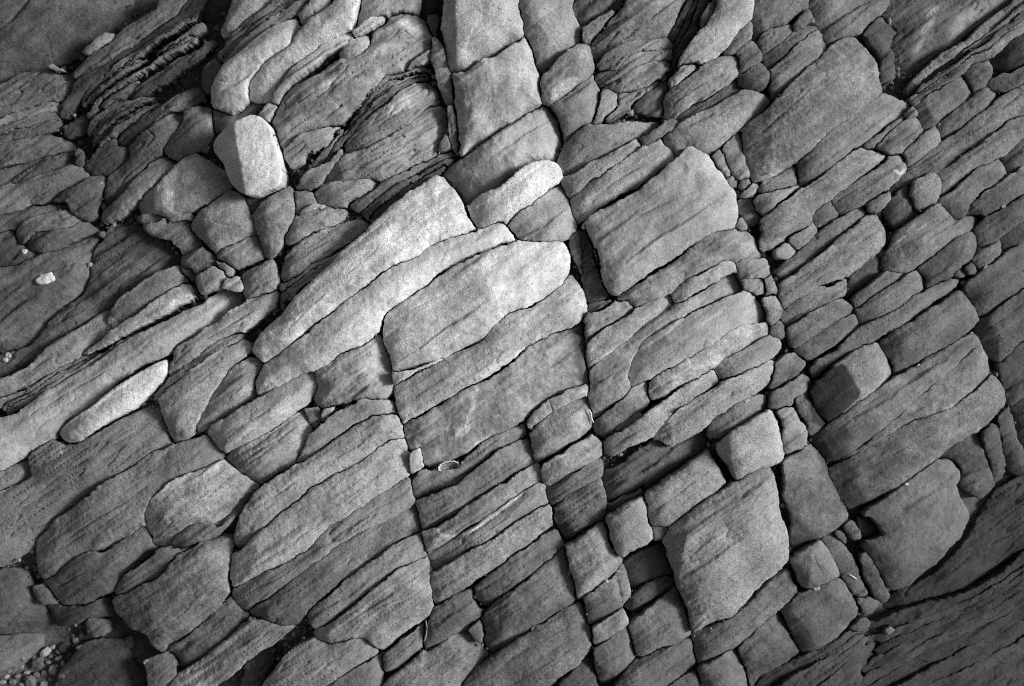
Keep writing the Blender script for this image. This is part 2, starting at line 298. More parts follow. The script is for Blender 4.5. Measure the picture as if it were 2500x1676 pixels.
R('rock_splinter','tall grey splinter in the joint, third from the top',-4,114,5,'A2','1305,480 1370,455 1395,520 1410,620 1410,700 1370,700 1340,620 1315,540')
R('rock_splinter','lowest thin splinter in the joint, split lengthwise',-8,98,5,'A2','1380,740 1400,725 1430,760 1440,860 1450,980 1440,1020 1420,1010 1390,900')
GR('A2','1385,780 1400,870 1410,980',1.5,5)
R('rock_splinter','nearly black wedge at the top edge above the joint',-30,50,6,'A2','1190,80 1210,-60 1225,-150 1345,-150 1290,60 1250,110')
# right of the column
R('rock_block','grey block at the top edge right of the rounded top block',8,134,20,'A3','190,0 190,-150 500,-150 560,50 590,130 615,200 590,260 540,310 460,370 400,440 340,490 325,440 310,370 280,290 245,230 220,210 215,120',lam=.2,mot=.6)
R('rock_block','grey block with a pale tongue-shaped stain near the top',2,124,18,'A3','345,520 400,470 440,410 520,340 620,285 660,300 690,380 695,440 660,510 610,560 540,620 410,700 350,680 345,600',lam=.3,mot=.6)
ST('A3','395,670 420,600 500,540 580,515 585,580 500,645 430,685',170,4)
R('rock_block','grey block below the one with the tongue-shaped stain',-2,124,16,'A3','420,725 540,635 620,570 690,505 720,560 745,640 735,700 700,800 620,850 560,910 490,970 490,900 470,800',lam=.4)
R('rock_bed','smooth grey bed with a ragged top edge, below the shaly patch',-4,120,14,'A3','500,970 570,910 650,860 700,855 850,860 1000,835 1150,830 1180,840 1050,930 1000,940 870,1000 740,1080 600,1150 500,1200 460,1110 480,1030',lam=.5)
R('rock_bed','upper of two parallel pale-grey bars pointing at the big slab',6,146,12,'A3','490,1220 600,1160 740,1090 900,1000 1000,945 1035,1000 960,1050 800,1150 650,1260 550,1340 520,1330',lam=.5)
R('rock_bed','lower of two parallel pale-grey bars, along the big slab',12,162,15,'A3','550,1360 650,1270 800,1160 960,1060 1050,1000 1165,940 1190,980 1240,1030 1255,1070 1150,1150 1060,1230 900,1310 780,1380 660,1460 600,1510 580,1490 565,1420',lam=.4)
R('rock_splinter','narrow dark bar end above the two parallel bars',-6,96,8,'A3','1020,960 1060,910 1180,830 1290,830 1170,930 1040,1000',lam=.8)
R('flat_rock','wide smooth grey slab whose tail meets the top of the big slab',10,132,18,'A3','1175,940 1300,840 1400,790 1520,730 1640,660 1740,610 1840,630 1930,680 1880,740 1720,870 1600,970 1500,1050 1440,1020 1380,985 1330,1010 1260,1070 1240,1020 1190,970',lam=.3)
R('flat_rock','big grey slab with a folded crease and overhanging left corner',48,152,20,'A3','660,1500 740,1450 850,1400 1000,1320 1090,1250 1190,1160 1280,1070 1370,990 1430,1010 1510,1080 1600,1200 1680,1310 1700,1420 1695,1470 1670,1550 1620,1570 1540,1570 1480,1595 1370,1660 1250,1750 1100,1840 970,1940 860,2010 810,2000 770,1940 750,1850 735,1770 745,1700 710,1660 670,1590',lam=.35,mot=.5,tilt=(-.02,.0))
GR('A3','1330,1060 1350,1150 1360,1230 1400,1300',22,11)
ST('A3','1080,1390 1250,1240 1330,1230 1340,1400 1200,1560 1080,1600',128,50)
# shaly patch, top middle-right
R('rock_bed','dark shaly bed at the top edge right of the grey block',-16,100,9,'A3','560,40 640,-60 690,-150 1020,-150 880,30 800,60 700,130 630,170 610,120',lam=1.3)
R('rock_leaf','grey flake below the dark shaly bed at the top',-6,114,7,'A3','630,260 640,180 720,120 800,70 830,30 850,60 780,150 700,220 650,270',lam=1)
R('rock_bed','broad streaky grey shale face at the top edge',-2,124,18,'A3','680,330 720,260 800,140 900,50 980,-60 1040,-150 1400,-150 1320,50 1270,130 1220,230 1120,250 980,270 850,310 760,380 720,420 700,380',lam=1.4)
R('rock_leaf','first grey shale leaf below the streaky shale face',-6,110,8,'A3','720,420 770,370 860,310 980,270 1210,250 1260,280 1250,330 1100,330 960,360 900,420 840,480 800,470 740,470',lam=1.3)
R('rock_leaf','second shale leaf below the streaky shale face',-8,116,8,'A3','700,520 800,475 840,490 960,370 1100,340 1250,330 1240,400 1100,410 960,460 880,510 800,570 740,590',lam=1.3)
R('rock_leaf','third shale leaf below the streaky shale face',-8,116,8,'A3','750,600 860,560 960,470 1100,420 1240,400 1230,450 1150,520 1040,590 880,620 840,620 800,600',lam=1.3)
R('rock_block','small upright grey block at the left end of the shale leaves',-4,120,8,'A3','745,640 790,605 840,625 865,660 850,730 780,800 720,850 705,840')
R('rock_leaf','lowest shale leaf tapering beside the dark wedge hollow',-14,104,7,'A3','870,650 1040,600 1150,540 1010,670 950,740 860,790 800,830 780,810 860,730',lam=1.2)
R('rock_wedge','dark sunken wedge left of the long grey tongue',-22,84,8,'A3','950,740 1010,680 1160,560 1210,590 1190,640 1180,720 1190,800 1100,780 1000,760',lam=1.2)
R('flat_rock','long grey tongue of rock with a chipped right end',16,128,14,'A3','1190,650 1250,600 1380,500 1500,420 1620,380 1690,375 1705,410 1680,520 1600,590 1480,660 1350,720 1260,790 1200,800 1180,720',lam=.6)
R('rock_leaf','small pale leaf under the bright bar near the top',4,138,7,'A3','1220,590 1230,530 1310,440 1410,425 1400,460 1330,530 1250,585',lam=.6)
R('flat_rock','bright thick bar running up to the top edge, right of the shale',34,170,20,'A3','1280,420 1330,340 1400,240 1480,150 1540,50 1560,-80 1570,-150 1800,-150 1810,20 1780,110 1700,200 1630,290 1560,350 1500,390 1420,420 1340,420',lam=.4,mot=.5)
R('rock_splinter','grey splinter along the left side of the bright thick bar',4,120,5,'A3','1430,150 1450,100 1530,0 1545,10 1490,130 1450,170')
S('layer_stack','nearly black shale in the cleft left of the bright thick bar',3,-26,66,6,'A3','1220,230 1280,120 1350,-40 1400,-150','1220,540 1280,390 1380,240 1440,60 1540,-150',lam=1.2)
R('rock_leaf','grey blade lying against the right side of the bright thick bar',6,112,8,'A3','1600,370 1640,300 1700,220 1780,150 1800,180 1790,240 1720,300 1650,360',lam=.7)
R('rock_block','small smooth grey block left of the black triangular hole',4,102,10,'A3','1690,350 1800,275 1840,330 1850,380 1830,420 1720,500 1700,480 1705,410')
R('rock_block','dark pointed block just above the black triangular hole',0,90,9,'A3','1690,530 1760,480 1840,440 1900,490 1880,560 1860,600 1760,610 1700,600')
R('rock_bed','dark laminated strip under the long grey tongue',-12,86,7,'A3','1260,800 1350,750 1480,680 1600,600 1680,540 1700,590 1740,605 1600,660 1480,720 1350,790 1290,820',lam=1.4)
R('rock_wedge','grey tapering wedge between the big slab and the mottled slab',-4,116,10,'A3','1590,990 1660,930 1720,890 1730,970 1740,1060 1760,1130 1780,1200 1730,1210 1690,1220 1640,1170 1610,1100 1600,1040')
R('rock_splinter','slim grey sliver along the upper right side of the big slab',-10,114,7,'A3','1510,1060 1560,1020 1590,1050 1610,1110 1640,1170 1620,1200 1570,1150 1530,1090')
R('stone','round dark stone lodged below the tapering wedge, left one',-16,92,12,'A3','1620,1220 1660,1215 1690,1240 1680,1270 1640,1265',cat='stone')
R('stone','round dark stone lodged below the tapering wedge, right one',-12,92,13,'A3','1700,1240 1740,1210 1780,1230 1770,1270 1720,1285 1700,1270',cat='stone')
R('rock_chip','pale narrow chip below the two round dark stones',-10,120,7,'A4','40,1350 60,1300 110,1260 170,1245 130,1310 80,1350')
R('rock_bed','sunken grey rock in the pit right of the big slab',-34,116,8,'A4','20,1370 90,1370 140,1440 150,1490 90,1540 50,1520 30,1440')

R('rock_bed','dark ground at the left edge above the slope with the white pebble',-12,74,10,'B1','-150,230 60,180 100,250 150,290 200,330 380,318 250,350 100,420 -150,450',lam=1)
R('rock_splinter','grey rock bridging the pit under the mottled slab, upper of two',-6,98,8,'A4','140,1300 180,1250 280,1200 400,1130 420,1220 430,1260 330,1280 200,1310')
R('rock_leaf','pale leaf-shaped rock bridging the pit under the mottled slab, lower of two',4,116,9,'A4','110,1440 150,1350 300,1295 440,1270 380,1320 280,1390 200,1450 140,1460')
R('rock_bed','sunken grey floor of the pit left of the big slab',-40,98,8,'B3','600,180 650,180 690,280 700,330 735,450 760,560 800,610 830,640 670,675 650,600 625,480',lam=.8)
R('rock_splinter','jagged upright splinter in the pit left of the big slab',-14,118,4,'B3','535,215 560,195 590,195 600,330 622,470 600,430 560,330',mot=1)
R('stone','dark stone under the overhanging left corner of the big slab',-26,92,9,'B3','690,320 720,300 738,380 745,455 712,400',cat='stone')
# ------------------------------------------------------------------ upper right
R('flat_rock','smooth grey slab at the top edge right of the bright thick bar',4,122,16,'A4','130,0 120,-150 500,-150 500,30 410,80 330,150 270,185 190,210 120,260 110,210 125,120',lam=.4)
T('rock_block','stepped grey block of three beds above the mottled slab')
P(4,114,8,'A4','145,265 190,215 270,190 380,170 390,200 300,280 190,360 170,320',lam=.8)
P(-6,90,8,'A4','190,365 300,285 420,210 500,160 560,170 540,200 420,290 300,400 220,475 210,430',lam=.8)
P(4,110,8,'A4','235,480 310,410 430,300 570,175 600,250 635,320 560,390 450,500 330,600 260,665 250,560',lam=.6)
R('rock_chip','small grey corner piece above the stepped block',6,108,7,'A4','400,175 500,60 540,150 500,155 420,205')
R('flat_rock','dark smooth slab at the top edge above the mottled slab',0,104,12,'A4','505,0 510,-150 1150,-150 1060,20 960,110 860,210 760,220 640,315 610,250 570,160 530,90',lam=.4)
R('flat_rock','large mottled slab with a ragged right end, upper right',30,114,13,'A4','45,870 150,790 270,680 400,540 560,390 680,290 760,230 830,240 900,310 960,380 990,430 985,520 1000,600 990,640 920,680 820,770 700,840 600,910 500,1030 410,1110 280,1190 160,1240 130,1230 90,1130 50,1020',lam=.5,mot=1)
ST('A4','150,1020 300,880 520,600 640,540 650,620 540,740 380,900 230,1000',80,26)
ST('A4','560,420 700,300 760,260 800,300 680,420 580,500',86,24)
R('rock_bed','dark rubbly ground right of the mottled slab',-20,66,10,'A4','870,220 960,120 1020,130 1100,190 1050,320 1090,400 1110,520 1010,610 1000,420 960,350 900,270',mot=1)
R('rock_slope','dark streaky slope in the upper-right corner with a pale smear',-8,90,20,'A4','1030,90 1100,-20 1170,-150 2060,-150 1880,20 1760,90 1650,180 1560,270 1440,340 1330,400 1240,500 1180,570 1130,620 1080,640 1020,620 1110,530 1100,410 1060,330 1120,190',lam=1,mot=.8)
ST('A4','1300,60 1380,20 1390,80 1350,130 1330,200 1290,280 1250,350 1240,320 1280,220 1310,130',132,9)
ST('A4','1560,60 1780,-60 1850,0 1680,120 1500,230 1480,200',125,20)
S('layer_stack','four grey beds running up into the upper-right corner',4,4,98,9,'A4','1180,590 1260,500 1380,390 1560,280 1680,170 1800,80 1920,-20 2100,-150','1220,700 1330,630 1500,530 1600,440 1740,390 1850,290 1960,210 2150,90',lam=1.1)
R('rock_block','blackish rough block at the right edge, above a square hole',-4,54,9,'A4','1750,410 1870,300 1960,230 2150,110 2150,360 1960,450 1850,520 1820,460 1770,430',mot=1)
R('rock_block','grey block end at the right edge with a dark square hole behind',8,90,9,'A4','1730,570 1780,530 1860,500 1960,430 2150,340 2150,460 1960,560 1840,630 1780,610',lam=.5)
R('rock_block','speckled grey block right of the slab below the mottled slab',6,104,9,'A4','1230,710 1350,630 1480,560 1560,510 1600,560 1625,640 1560,690 1440,770 1380,830 1290,890 1265,820 1240,760',mot=.8)
R('rock_block','grey end block with a curved right side by the square hole',2,96,9,'A4','1570,490 1620,450 1730,400 1750,450 1740,520 1710,580 1630,640 1610,560')
R('rock_block','grey streaked block right of the small dark pebble, upper right',2,94,9,'A4','1400,840 1560,700 1640,640 1720,590 1780,620 1830,640 1760,690 1660,770 1520,890 1400,960 1390,900',lam=.8)
R('flat_rock','long grey slab lying along the lower side of the mottled slab',14,111,12,'A4','430,1100 520,1030 620,920 720,840 830,770 900,700 1000,640 1080,660 1140,690 1200,690 1210,710 1120,800 1000,880 860,980 740,1060 640,1150 520,1230 440,1280 425,1190',lam=.5)
R('rock_chip','tiny grey corner block at the end of the slab below the mottled slab',0,100,6,'A4','1150,790 1200,730 1230,750 1230,790 1170,820')
R('rock_block','grey rectangular block with a pale rim below the tiny corner block',6,106,8,'A4','960,990 1050,900 1150,830 1240,790 1270,830 1275,890 1200,960 1130,1040 1070,1060 1020,1020')
R('rock_bed','narrow grey strip on the upper side of the pale-rimmed block',0,98,6,'A4','860,990 1000,895 1130,800 1160,815 1050,895 950,990 900,1010')
R('rock_block','small upright grey block below the dark pebble, upper right',4,116,8,'A4','1150,1040 1250,950 1380,860 1395,920 1385,980 1290,1060 1190,1150 1170,1090')
R('flat_rock','long light-grey slab running down-left to the joint of little stones',14,118,11,'A4','190,1500 300,1400 430,1300 560,1230 740,1080 850,1000 950,1020 1060,1070 950,1140 820,1230 650,1360 640,1370 530,1450 510,1500 530,1550 440,1560 340,1640 270,1680 175,1705 160,1670 205,1590 185,1510',lam=.4)
R('rock_block','grey bar with a pale scribble near its right end',8,112,10,'A4','655,1360 750,1290 900,1190 1060,1070 1150,1055 1180,1160 1100,1230 1040,1290 940,1350 840,1400 720,1465 690,1420',lam=.5)
ST('A4','1070,1160 1100,1150 1120,1180 1150,1140 1165,1150 1120,1200 1080,1175',175,2)
R('rock_chip','dark rough patch of crumbly rock at the foot of the scribbled bar',-10,82,6,'A4','515,1500 560,1440 630,1380 680,1410 710,1460 640,1510 550,1550',mot=1)
R('flat_rock','long dark-grey slab running off the right edge, upper right',4,97,11,'A4','1060,1290 1200,1150 1400,980 1540,880 1700,750 1850,640 1960,570 2150,460 2150,740 1960,790 1850,830 1720,930 1600,1010 1500,1100 1400,1160 1280,1180 1180,1250 1080,1320',lam=.6)
R('flat_rock','paler grey slab below it, running off the right edge',8,120,10,'A4','1400,1165 1500,1110 1620,1010 1760,920 1880,800 1960,785 2150,770 2150,830 1960,940 1850,1050 1750,1100 1650,1140 1560,1210 1470,1300 1400,1340 1410,1250',lam=.6)
R('rock_bed','dark crumbly pocket left of the square scratched block',-14,74,8,'A4','1070,1360 1100,1310 1200,1260 1190,1330 1220,1420 1240,1450 1170,1500 1100,1560 1040,1480 1010,1440',mot=1)
R('rock_block','squarish scratched block right of the dark crumbly pocket',6,115,8,'A4','1180,1310 1250,1230 1330,1190 1400,1210 1405,1290 1380,1370 1250,1440 1220,1400',mot=.8)
R('rock_block','dull grey block with a hooked lower end, right side',4,100,9,'A4','1395,1370 1500,1290 1570,1210 1690,1130 1810,1085 1850,1120 1860,1180 1780,1250 1680,1300 1600,1390 1560,1480 1510,1505 1450,1430',lam=.5)
R('rock_block','dark block cut by the right edge above the small round pebble',0,85,9,'A4','1820,1080 1960,960 2150,850 2150,1050 1960,1130 1870,1180 1855,1130')
R('rock_bed','dark-grey bed under the hooked block, reaching the right edge',2,93,9,'A4','1570,1480 1610,1390 1700,1300 1790,1250 1900,1190 1960,1150 2150,1040 2150,1230 1960,1330 1830,1400 1700,1480 1620,1470',lam=.5)
R('stone','small oval grey block between scribbled bar and crumbly pocket',4,103,9,'A4','900,1390 950,1340 1040,1305 1060,1340 1020,1400 960,1450 910,1440',cat='stone')
# ------------------------------------------------------------------ right side
R('rock_block','grey block with white scratches on its upper left side',8,106,13,'B4','1000,400 1080,270 1120,180 1200,120 1300,50 1390,-10 1440,50 1500,110 1560,80 1690,60 1700,95 1600,160 1500,220 1380,310 1260,410 1190,460 1100,450 1010,430',lam=.6)
for s in ('1150,190 1170,150 1220,115 1222,122 1180,155 1165,195','1090,250 1140,210 1150,220 1100,262','1220,170 1290,130 1292,138 1225,180'):
    ST('B4', s, 150, 3)
R('rock_block','dark bar at the right edge with a black slot below',0,87,10,'B4','1640,170 1720,100 1830,20 1960,-70 2150,-190 2150,-40 1950,90 1900,140 1820,210 1740,270 1670,300 1660,220')
R('rock_block','dark bar at the right edge below the black slot',-2,80,10,'B4','1830,220 1910,160 1960,120 2150,0 2150,170 1960,250 1830,310 1820,280')
R('rock_block','smooth dark sausage-shaped block with rounded right end',8,87,13,'B4','1255,450 1380,340 1500,240 1600,190 1650,200 1660,270 1640,320 1560,380 1500,450 1400,520 1310,575 1300,500',lam=.3)
R('stone','small dark finger-shaped stone right of the sausage-shaped block',-2,86,10,'B4','1610,370 1700,290 1800,235 1820,260 1810,300 1700,400 1660,440 1630,410',cat='stone')
R('stone','round dark stone at the end of the finger-shaped stone',-6,84,10,'B4','1560,440 1600,400 1640,420 1630,460 1580,470',cat='stone')
R('stone','angular dark stone below the sausage-shaped block',-8,80,7,'B4','1480,480 1530,450 1560,480 1520,510',cat='stone')
R('rock_block','large smooth dark block running off the right edge at mid-height',6,88,13,'B4','1590,550 1700,450 1830,360 1960,270 2150,150 2150,440 1960,570 1820,670 1690,770 1640,680 1600,610',lam=.3)
R('rock_block','large dark block below it at the right edge, with a pointed lower end',0,82,14,'B4','1660,850 1700,790 1830,690 1960,590 2150,460 2150,760 1960,920 1830,1080 1740,1010 1690,950',lam=.3)
R('rock_block','dark upright block at the right edge under the pointed one',-6,74,14,'B4','1810,1110 1880,1040 1960,940 2150,780 2150,1220 1960,1330 1880,1370 1860,1280 1830,1160',lam=.3)
R('rock_bed','grey strip with a rough surface above the pale-edged long block',2,98,9,'B4','285,460 340,400 480,290 640,140 780,50 880,10 900,40 830,100 700,200 560,330 420,440 320,510',lam=1.1)
R('rock_block','small grey block at the lower end of the long light-grey slab',4,116,8,'B4','340,220 440,170 520,110 540,180 480,250 410,300')
R('stone','pale angular stone in the joint left of the rough strip',-2,122,8,'B4','260,310 320,260 390,300 390,340 340,370 280,350',cat='stone')
R('rock_block','long grey block with a pale lower edge, right of the joint',20,118,14,'B4','290,600 330,520 450,430 600,320 760,200 900,90 1000,70 1030,150 1035,240 960,330 850,420 760,490 600,530 540,580 430,640 315,710',lam=.6)
R('rock_bed','dark sunken bed behind the pale-edged long block',-26,70,9,'B4','780,510 860,420 960,340 1010,420 920,520 830,600 760,640 740,560')
T('rock_block','three-bedded grey block whose left ends line the joint')
P(2,104,9,'B4','320,760 420,660 560,560 640,590 760,510 790,520 770,600 640,660 520,710 420,790 350,820',lam=.5)
P(8,104,9,'B4','360,850 450,770 640,670 720,640 790,690 800,740 680,800 560,870 480,930 400,970',lam=.4)
P(2,96,9,'B4','420,1000 500,930 620,850 720,780 800,745 830,800 820,840 700,920 560,1010 500,1060',lam=.4)
T('rock_block','two-bedded grey block right of the three-bedded one')
P(4,96,9,'B4','800,640 880,570 1000,480 1080,455 1160,470 1060,540 960,610 880,660 820,710',lam=.4)
P(8,101,9,'B4','820,720 900,670 1000,600 1100,530 1200,460 1280,470 1305,530 1290,590 1220,610 1100,690 960,770 850,830 835,780',lam=.4)
R('flat_rock','long thin blade-like slab ending in a sharp pale point',6,99,9,'B4','520,1150 560,1080 700,1000 820,870 960,790 1100,720 1240,610 1380,550 1500,500 1550,510 1500,570 1380,640 1250,740 1100,830 960,900 820,960 700,1040 600,1130 560,1190',lam=.6)
R('rock_block','large brick-shaped grey block under the blade-like slab',20,95,13,'B4','1010,950 1100,870 1250,770 1420,680 1560,585 1600,620 1650,700 1680,780 1620,840 1500,930 1380,990 1270,1060 1180,1120 1110,1160 1100,1110 1060,1030',lam=.3)
R('rock_block','grey block half covered by a black wet stain',28,112,15,'B4','515,1260 560,1210 700,1100 850,1000 980,950 1020,1010 1080,1090 1090,1160 1000,1230 880,1310 760,1400 640,1490 600,1470 560,1410',lam=.2)
ST('B4','480,1200 700,1080 760,1110 800,1200 860,1290 820,1350 640,1540 520,1500 480,1300',30,6)
T('rock_block','biggest block on the right, three tilted beds with a dark left end')
P(14,106,10,'B4','610,1545 780,1415 930,1310 1100,1200 1270,1090 1340,1040 1450,990 1570,920 1660,890 1690,960 1600,1010 1500,1110 1380,1190 1280,1280 1200,1360 1100,1450 990,1540 880,1640 780,1710 640,1785 600,1700 545,1610',lam=.4)
P(12,110,6,'B4','1690,965 1740,1080 1758,1165 1600,1290 1450,1390 1300,1450 1200,1480 1050,1560 900,1660 790,1730 650,1800 640,1790 780,1715 880,1645 990,1545 1100,1455 1200,1365 1280,1285 1380,1195 1500,1115 1600,1015',lam=.4,w=.8)
P(14,101,12,'B4','1765,1175 1820,1200 1860,1290 1860,1380 1760,1460 1650,1550 1500,1640 1380,1750 1240,1840 1150,1910 1000,2000 880,2050 800,2090 760,2060 700,1980 660,1870 650,1805 790,1735 900,1665 1050,1565 1200,1485 1300,1455 1450,1395 1600,1295',lam=.5,w=.8)
ST('C4','500,200 620,120 760,90 790,180 760,260 820,360 830,450 880,560 900,660 800,720 690,590 600,400',48,14)
R('rock_block','small rough grey block left of the stained block, upper of two',0,92,9,'B4','240,1180 290,1080 350,1030 430,1020 480,1090 430,1150 330,1210 230,1260')
R('rock_block','small smooth grey block left of the stained block, lower of two',4,106,10,'B4','220,1390 250,1290 350,1230 470,1170 510,1210 480,1270 380,1320 370,1370 290,1390')
R('rock_block','narrow dark upright block between the joint and stained block',-4,82,8,'B4','420,1340 500,1290 540,1390 590,1480 605,1520 510,1580 490,1500 450,1430')
R('stone','dark knob of rock in the joint beside the three-bedded block',-10,90,9,'B4','240,860 300,800 330,840 330,890 280,910 240,900',cat='stone')
R('rock_chip','flat grey chip at the edge of the joint, topmost of four',2,128,4,'B3','1690,390 1720,372 1850,362 1870,380 1910,490 1780,500 1700,500')
R('rock_chip','crusty grey chip at the edge of the joint, second of four',0,124,4,'B3','1710,510 1780,502 1800,520 1850,497 1870,590 1800,620 1740,590',mot=1)
R('rock_chip','narrow grey chip at the edge of the joint, third of four',0,118,4,'B3','1870,500 1920,492 1950,600 1880,615')
R('rock_chip','rough grey chip at the edge of the joint, lowest of four',-4,118,5,'B3','1860,640 1940,620 1990,720 1960,780 1910,830 1890,780 1900,720',mot=1)
R('rock_chip','tiny triangular chip at the right corner of the big slab',0,114,4,'B3','1680,150 1700,100 1740,165 1700,180')
# ------------------------------------------------------------------ bedded column right of centre
R('flat_rock','arched grey slab curving under the big slab',12,128,14,'B3','930,600 1100,500 1250,400 1380,300 1480,220 1600,170 1700,180 1770,190 1830,270 1860,360 1720,370 1690,385 1600,375 1480,430 1360,500 1230,600 1100,650 1000,700 960,690 930,650 860,660',lam=.4)
R('rock_block','short grey block at the left foot of the arched slab',6,132,11,'B3','640,760 740,720 840,665 930,655 980,695 940,740 820,820 700,890 650,940 630,850',lam=.3)
R('rock_chip','thin dark ledge below the overhang of the big slab',-12,102,6,'B3','670,680 830,640 800,680 740,710 675,735')
R('flat_rock','grey bar below the short block, cut off at a small crack',10,142,10,'B3','650,960 700,900 830,820 960,740 1100,670 1235,600 1260,680 1180,740 1060,805 980,880 860,970 740,1060 670,1130 645,1050',lam=.4)
R('flat_rock','short bar continuing the cut-off bar beyond the small crack',12,146,9,'B3','1240,600 1370,500 1480,440 1600,385 1660,390 1690,450 1620,480 1520,530 1400,600 1265,680',lam=.4)
T('flat_rock','broad two-level slab with a raised tongue, right of centre')
P(4,138,10,'B3','680,1140 760,1060 880,970 1000,880 1070,810 1200,740 1270,690 1420,610 1540,540 1650,480 1690,490 1720,590 1600,630 1400,720 1240,800 1100,880 1010,950 970,1040 930,1150 950,1230 900,1330 800,1390 710,1470 690,1400 670,1290 690,1220',lam=.5)
P(14,146,11,'B3','945,1150 980,1060 1020,950 1110,890 1250,810 1400,730 1600,640 1720,600 1790,620 1850,680 1900,750 1880,800 1760,810 1640,850 1540,930 1420,1010 1300,1070 1180,1130 1080,1200 970,1245',lam=.4,w=.6)
R('flat_rock','thick grey bar with a rounded right end under the raised tongue',12,146,12,'B3','1085,1330 1080,1260 1110,1190 1200,1130 1300,1080 1430,1010 1560,930 1650,860 1760,820 1880,805 1910,840 1900,900 1800,950 1660,1020 1540,1110 1400,1180 1280,1240 1160,1320',lam=.5)
R('rock_wedge','grey wedge at the left foot of the rounded thick bar',-2,118,9,'B3','710,1490 810,1400 910,1330 980,1250 1070,1210 1070,1260 1085,1340 1000,1420 900,1490 850,1550 770,1595 730,1590',lam=.5)
R('rock_splinter','thin splinter lying in the crack below the grey wedge',-2,116,4,'C3','840,155 900,100 1010,20 1020,40 940,110 860,165')
R('flat_rock','long grey bar with a rounded left end beside the joint',16,132,11,'B3','775,1670 790,1630 850,1580 980,1500 1130,1400 1250,1310 1420,1190 1530,1125 1560,1215 1430,1300 1270,1400 1170,1500 1140,1560 1080,1590 960,1640 820,1720 780,1700',lam=.5)
R('flat_rock','long layered grey bar with a blunt dark left end',22,142,13,'B3','1130,1560 1180,1490 1280,1410 1440,1300 1600,1210 1760,1150 1940,1080 1950,1110 1930,1200 1800,1290 1660,1370 1530,1450 1450,1520 1360,1590 1210,1670 1170,1640 1130,1600',lam=.8)
GR('B3','1200,1500 1400,1390 1650,1280 1920,1170',2.2,4)
R('flat_rock','leaf-like grey slab with a pointed right tip beside the joint',8,132,11,'B3','1550,1130 1600,1060 1750,970 1850,920 1960,905 1980,960 1900,1060 1800,1100 1640,1180 1570,1200',lam=.5)
R('rock_bed','dark grey ledge above the bright cube-like block',-6,108,9,'B3','1480,1600 1500,1540 1520,1460 1640,1390 1760,1330 1870,1310 1890,1350 1880,1410 1780,1450 1640,1520 1560,1590',lam=.8)
R('rock_bed','dark sunken bed above the cube-shaped stone and the grainy bar',-30,80,10,'C3','780,430 840,410 960,330 1090,240 1150,220 1210,270 1340,210 1450,150 1480,200 1440,290 1340,340 1200,440 1060,540 940,590 800,650 780,550',lam=1)
R('rock_bed','small dark ledge just above the cube-shaped stone',-30,70,8,'C3','800,640 940,580 1050,500 1050,560 900,650 790,700',lam=1)
# ------------------------------------------------------------------ centre
R('flat_rock','central bright slab with rounded corners, the largest pale face',44,190,24,'B2','935,800 960,740 1020,690 1100,640 1230,560 1330,470 1430,410 1560,360 1690,300 1850,245 1990,245 2110,235 2180,270 2210,340 2205,430 2170,530 2080,610 1980,680 1860,715 1770,750 1710,820 1640,900 1540,970 1440,1010 1330,1050 1160,1120 1010,1145 980,1040 945,920',lam=.3,mot=.35,tilt=(0,-.03),gap=.9)
GR('B2','1050,1110 1200,1040 1320,990 1400,910 1560,850',2.5,3)
R('rock_leaf','thin pale lip under the central bright slab',24,170,4,'B2','1005,1155 1160,1125 1330,1058 1350,1062 1180,1140 1090,1190 1015,1240',w=1)
R('flat_rock','pale slab stepping down just below the central bright slab',22,172,16,'B2','1015,1250 1090,1195 1180,1145 1340,1066 1450,1015 1550,975 1650,900 1720,820 1780,750 1870,720 1990,690 2090,620 2190,525 2220,480 2260,520 2310,600 2330,720 2320,770 2240,830 2140,870 2000,930 1900,990 1800,1080 1700,1160 1560,1220 1440,1290 1340,1360 1220,1420 1120,1480 1060,1510 1030,1400',lam=.6,mot=.5,gap=.9)
R('flat_rock','wide grey face with a crusty pale streak, below the stepped pale slab',6,122,15,'B2','1070,1520 1130,1480 1240,1420 1350,1365 1450,1290 1570,1225 1710,1165 1810,1080 1910,1000 2010,935 2150,875 2250,835 2310,810 2320,900 2330,1050 2340,1200 2310,1230 2200,1280 2060,1350 1980,1400 1930,1460 1890,1490 1750,1560 1660,1600 1600,1640 1500,1710 1400,1750 1280,1790 1215,1780 1200,1660 1095,1690 1085,1640',lam=.5,mot=.45,gap=.9)
for s in ('1500,1480 1530,1400 1560,1320 1580,1240 1590,1250 1575,1350 1550,1430 1520,1490','1430,1560 1520,1500 1580,1490 1520,1550 1440,1590','1490,1700 1600,1620 1700,1530 1710,1540 1620,1640 1510,1705','1690,1450 1730,1440 1720,1470'):
    ST('B2', s, 190, 4)
ST('B3','550,860 620,830 650,1000 650,1210 590,1210 570,1000',62,10)
R('rock_chip','small pale square chip beside the long joint, left of the limpet',6,156,6,'C2','1105,330 1130,300 1195,280 1205,380 1180,410 1115,440')
R('rock_bed','grey hollow bed below the limpet shell',-12,112,14,'C2','1130,520 1200,430 1290,440 1440,430 1500,360 1620,220 1740,170 1900,100 1920,190 1860,220 1700,290 1560,400 1420,520 1250,580 1160,620',lam=.8,mot=.8)
R('rock_bed','mottled grey bed right of the long joint, under the limpet hollow',2,116,10,'C2','1160,660 1260,590 1430,530 1580,410 1700,300 1860,220 1930,200 1950,280 1970,370 1860,430 1720,520 1560,620 1440,710 1300,800 1200,840 1185,760',lam=.6,mot=.9)
R('rock_bed','grey bed edged below by a hooked white shell vein',8,130,9,'C2','1205,855 1310,820 1450,715 1570,620 1730,525 1880,430 1975,380 2010,440 2020,480 1960,520 1800,620 1640,730 1540,800 1400,900 1300,970 1240,990 1220,930',lam=.6)
ST('C2','1293,822 1315,815 1335,850 1420,868 1540,830 1620,765 1760,665 1900,570 1905,578 1770,680 1640,778 1540,848 1420,890 1330,872',215,1.5)
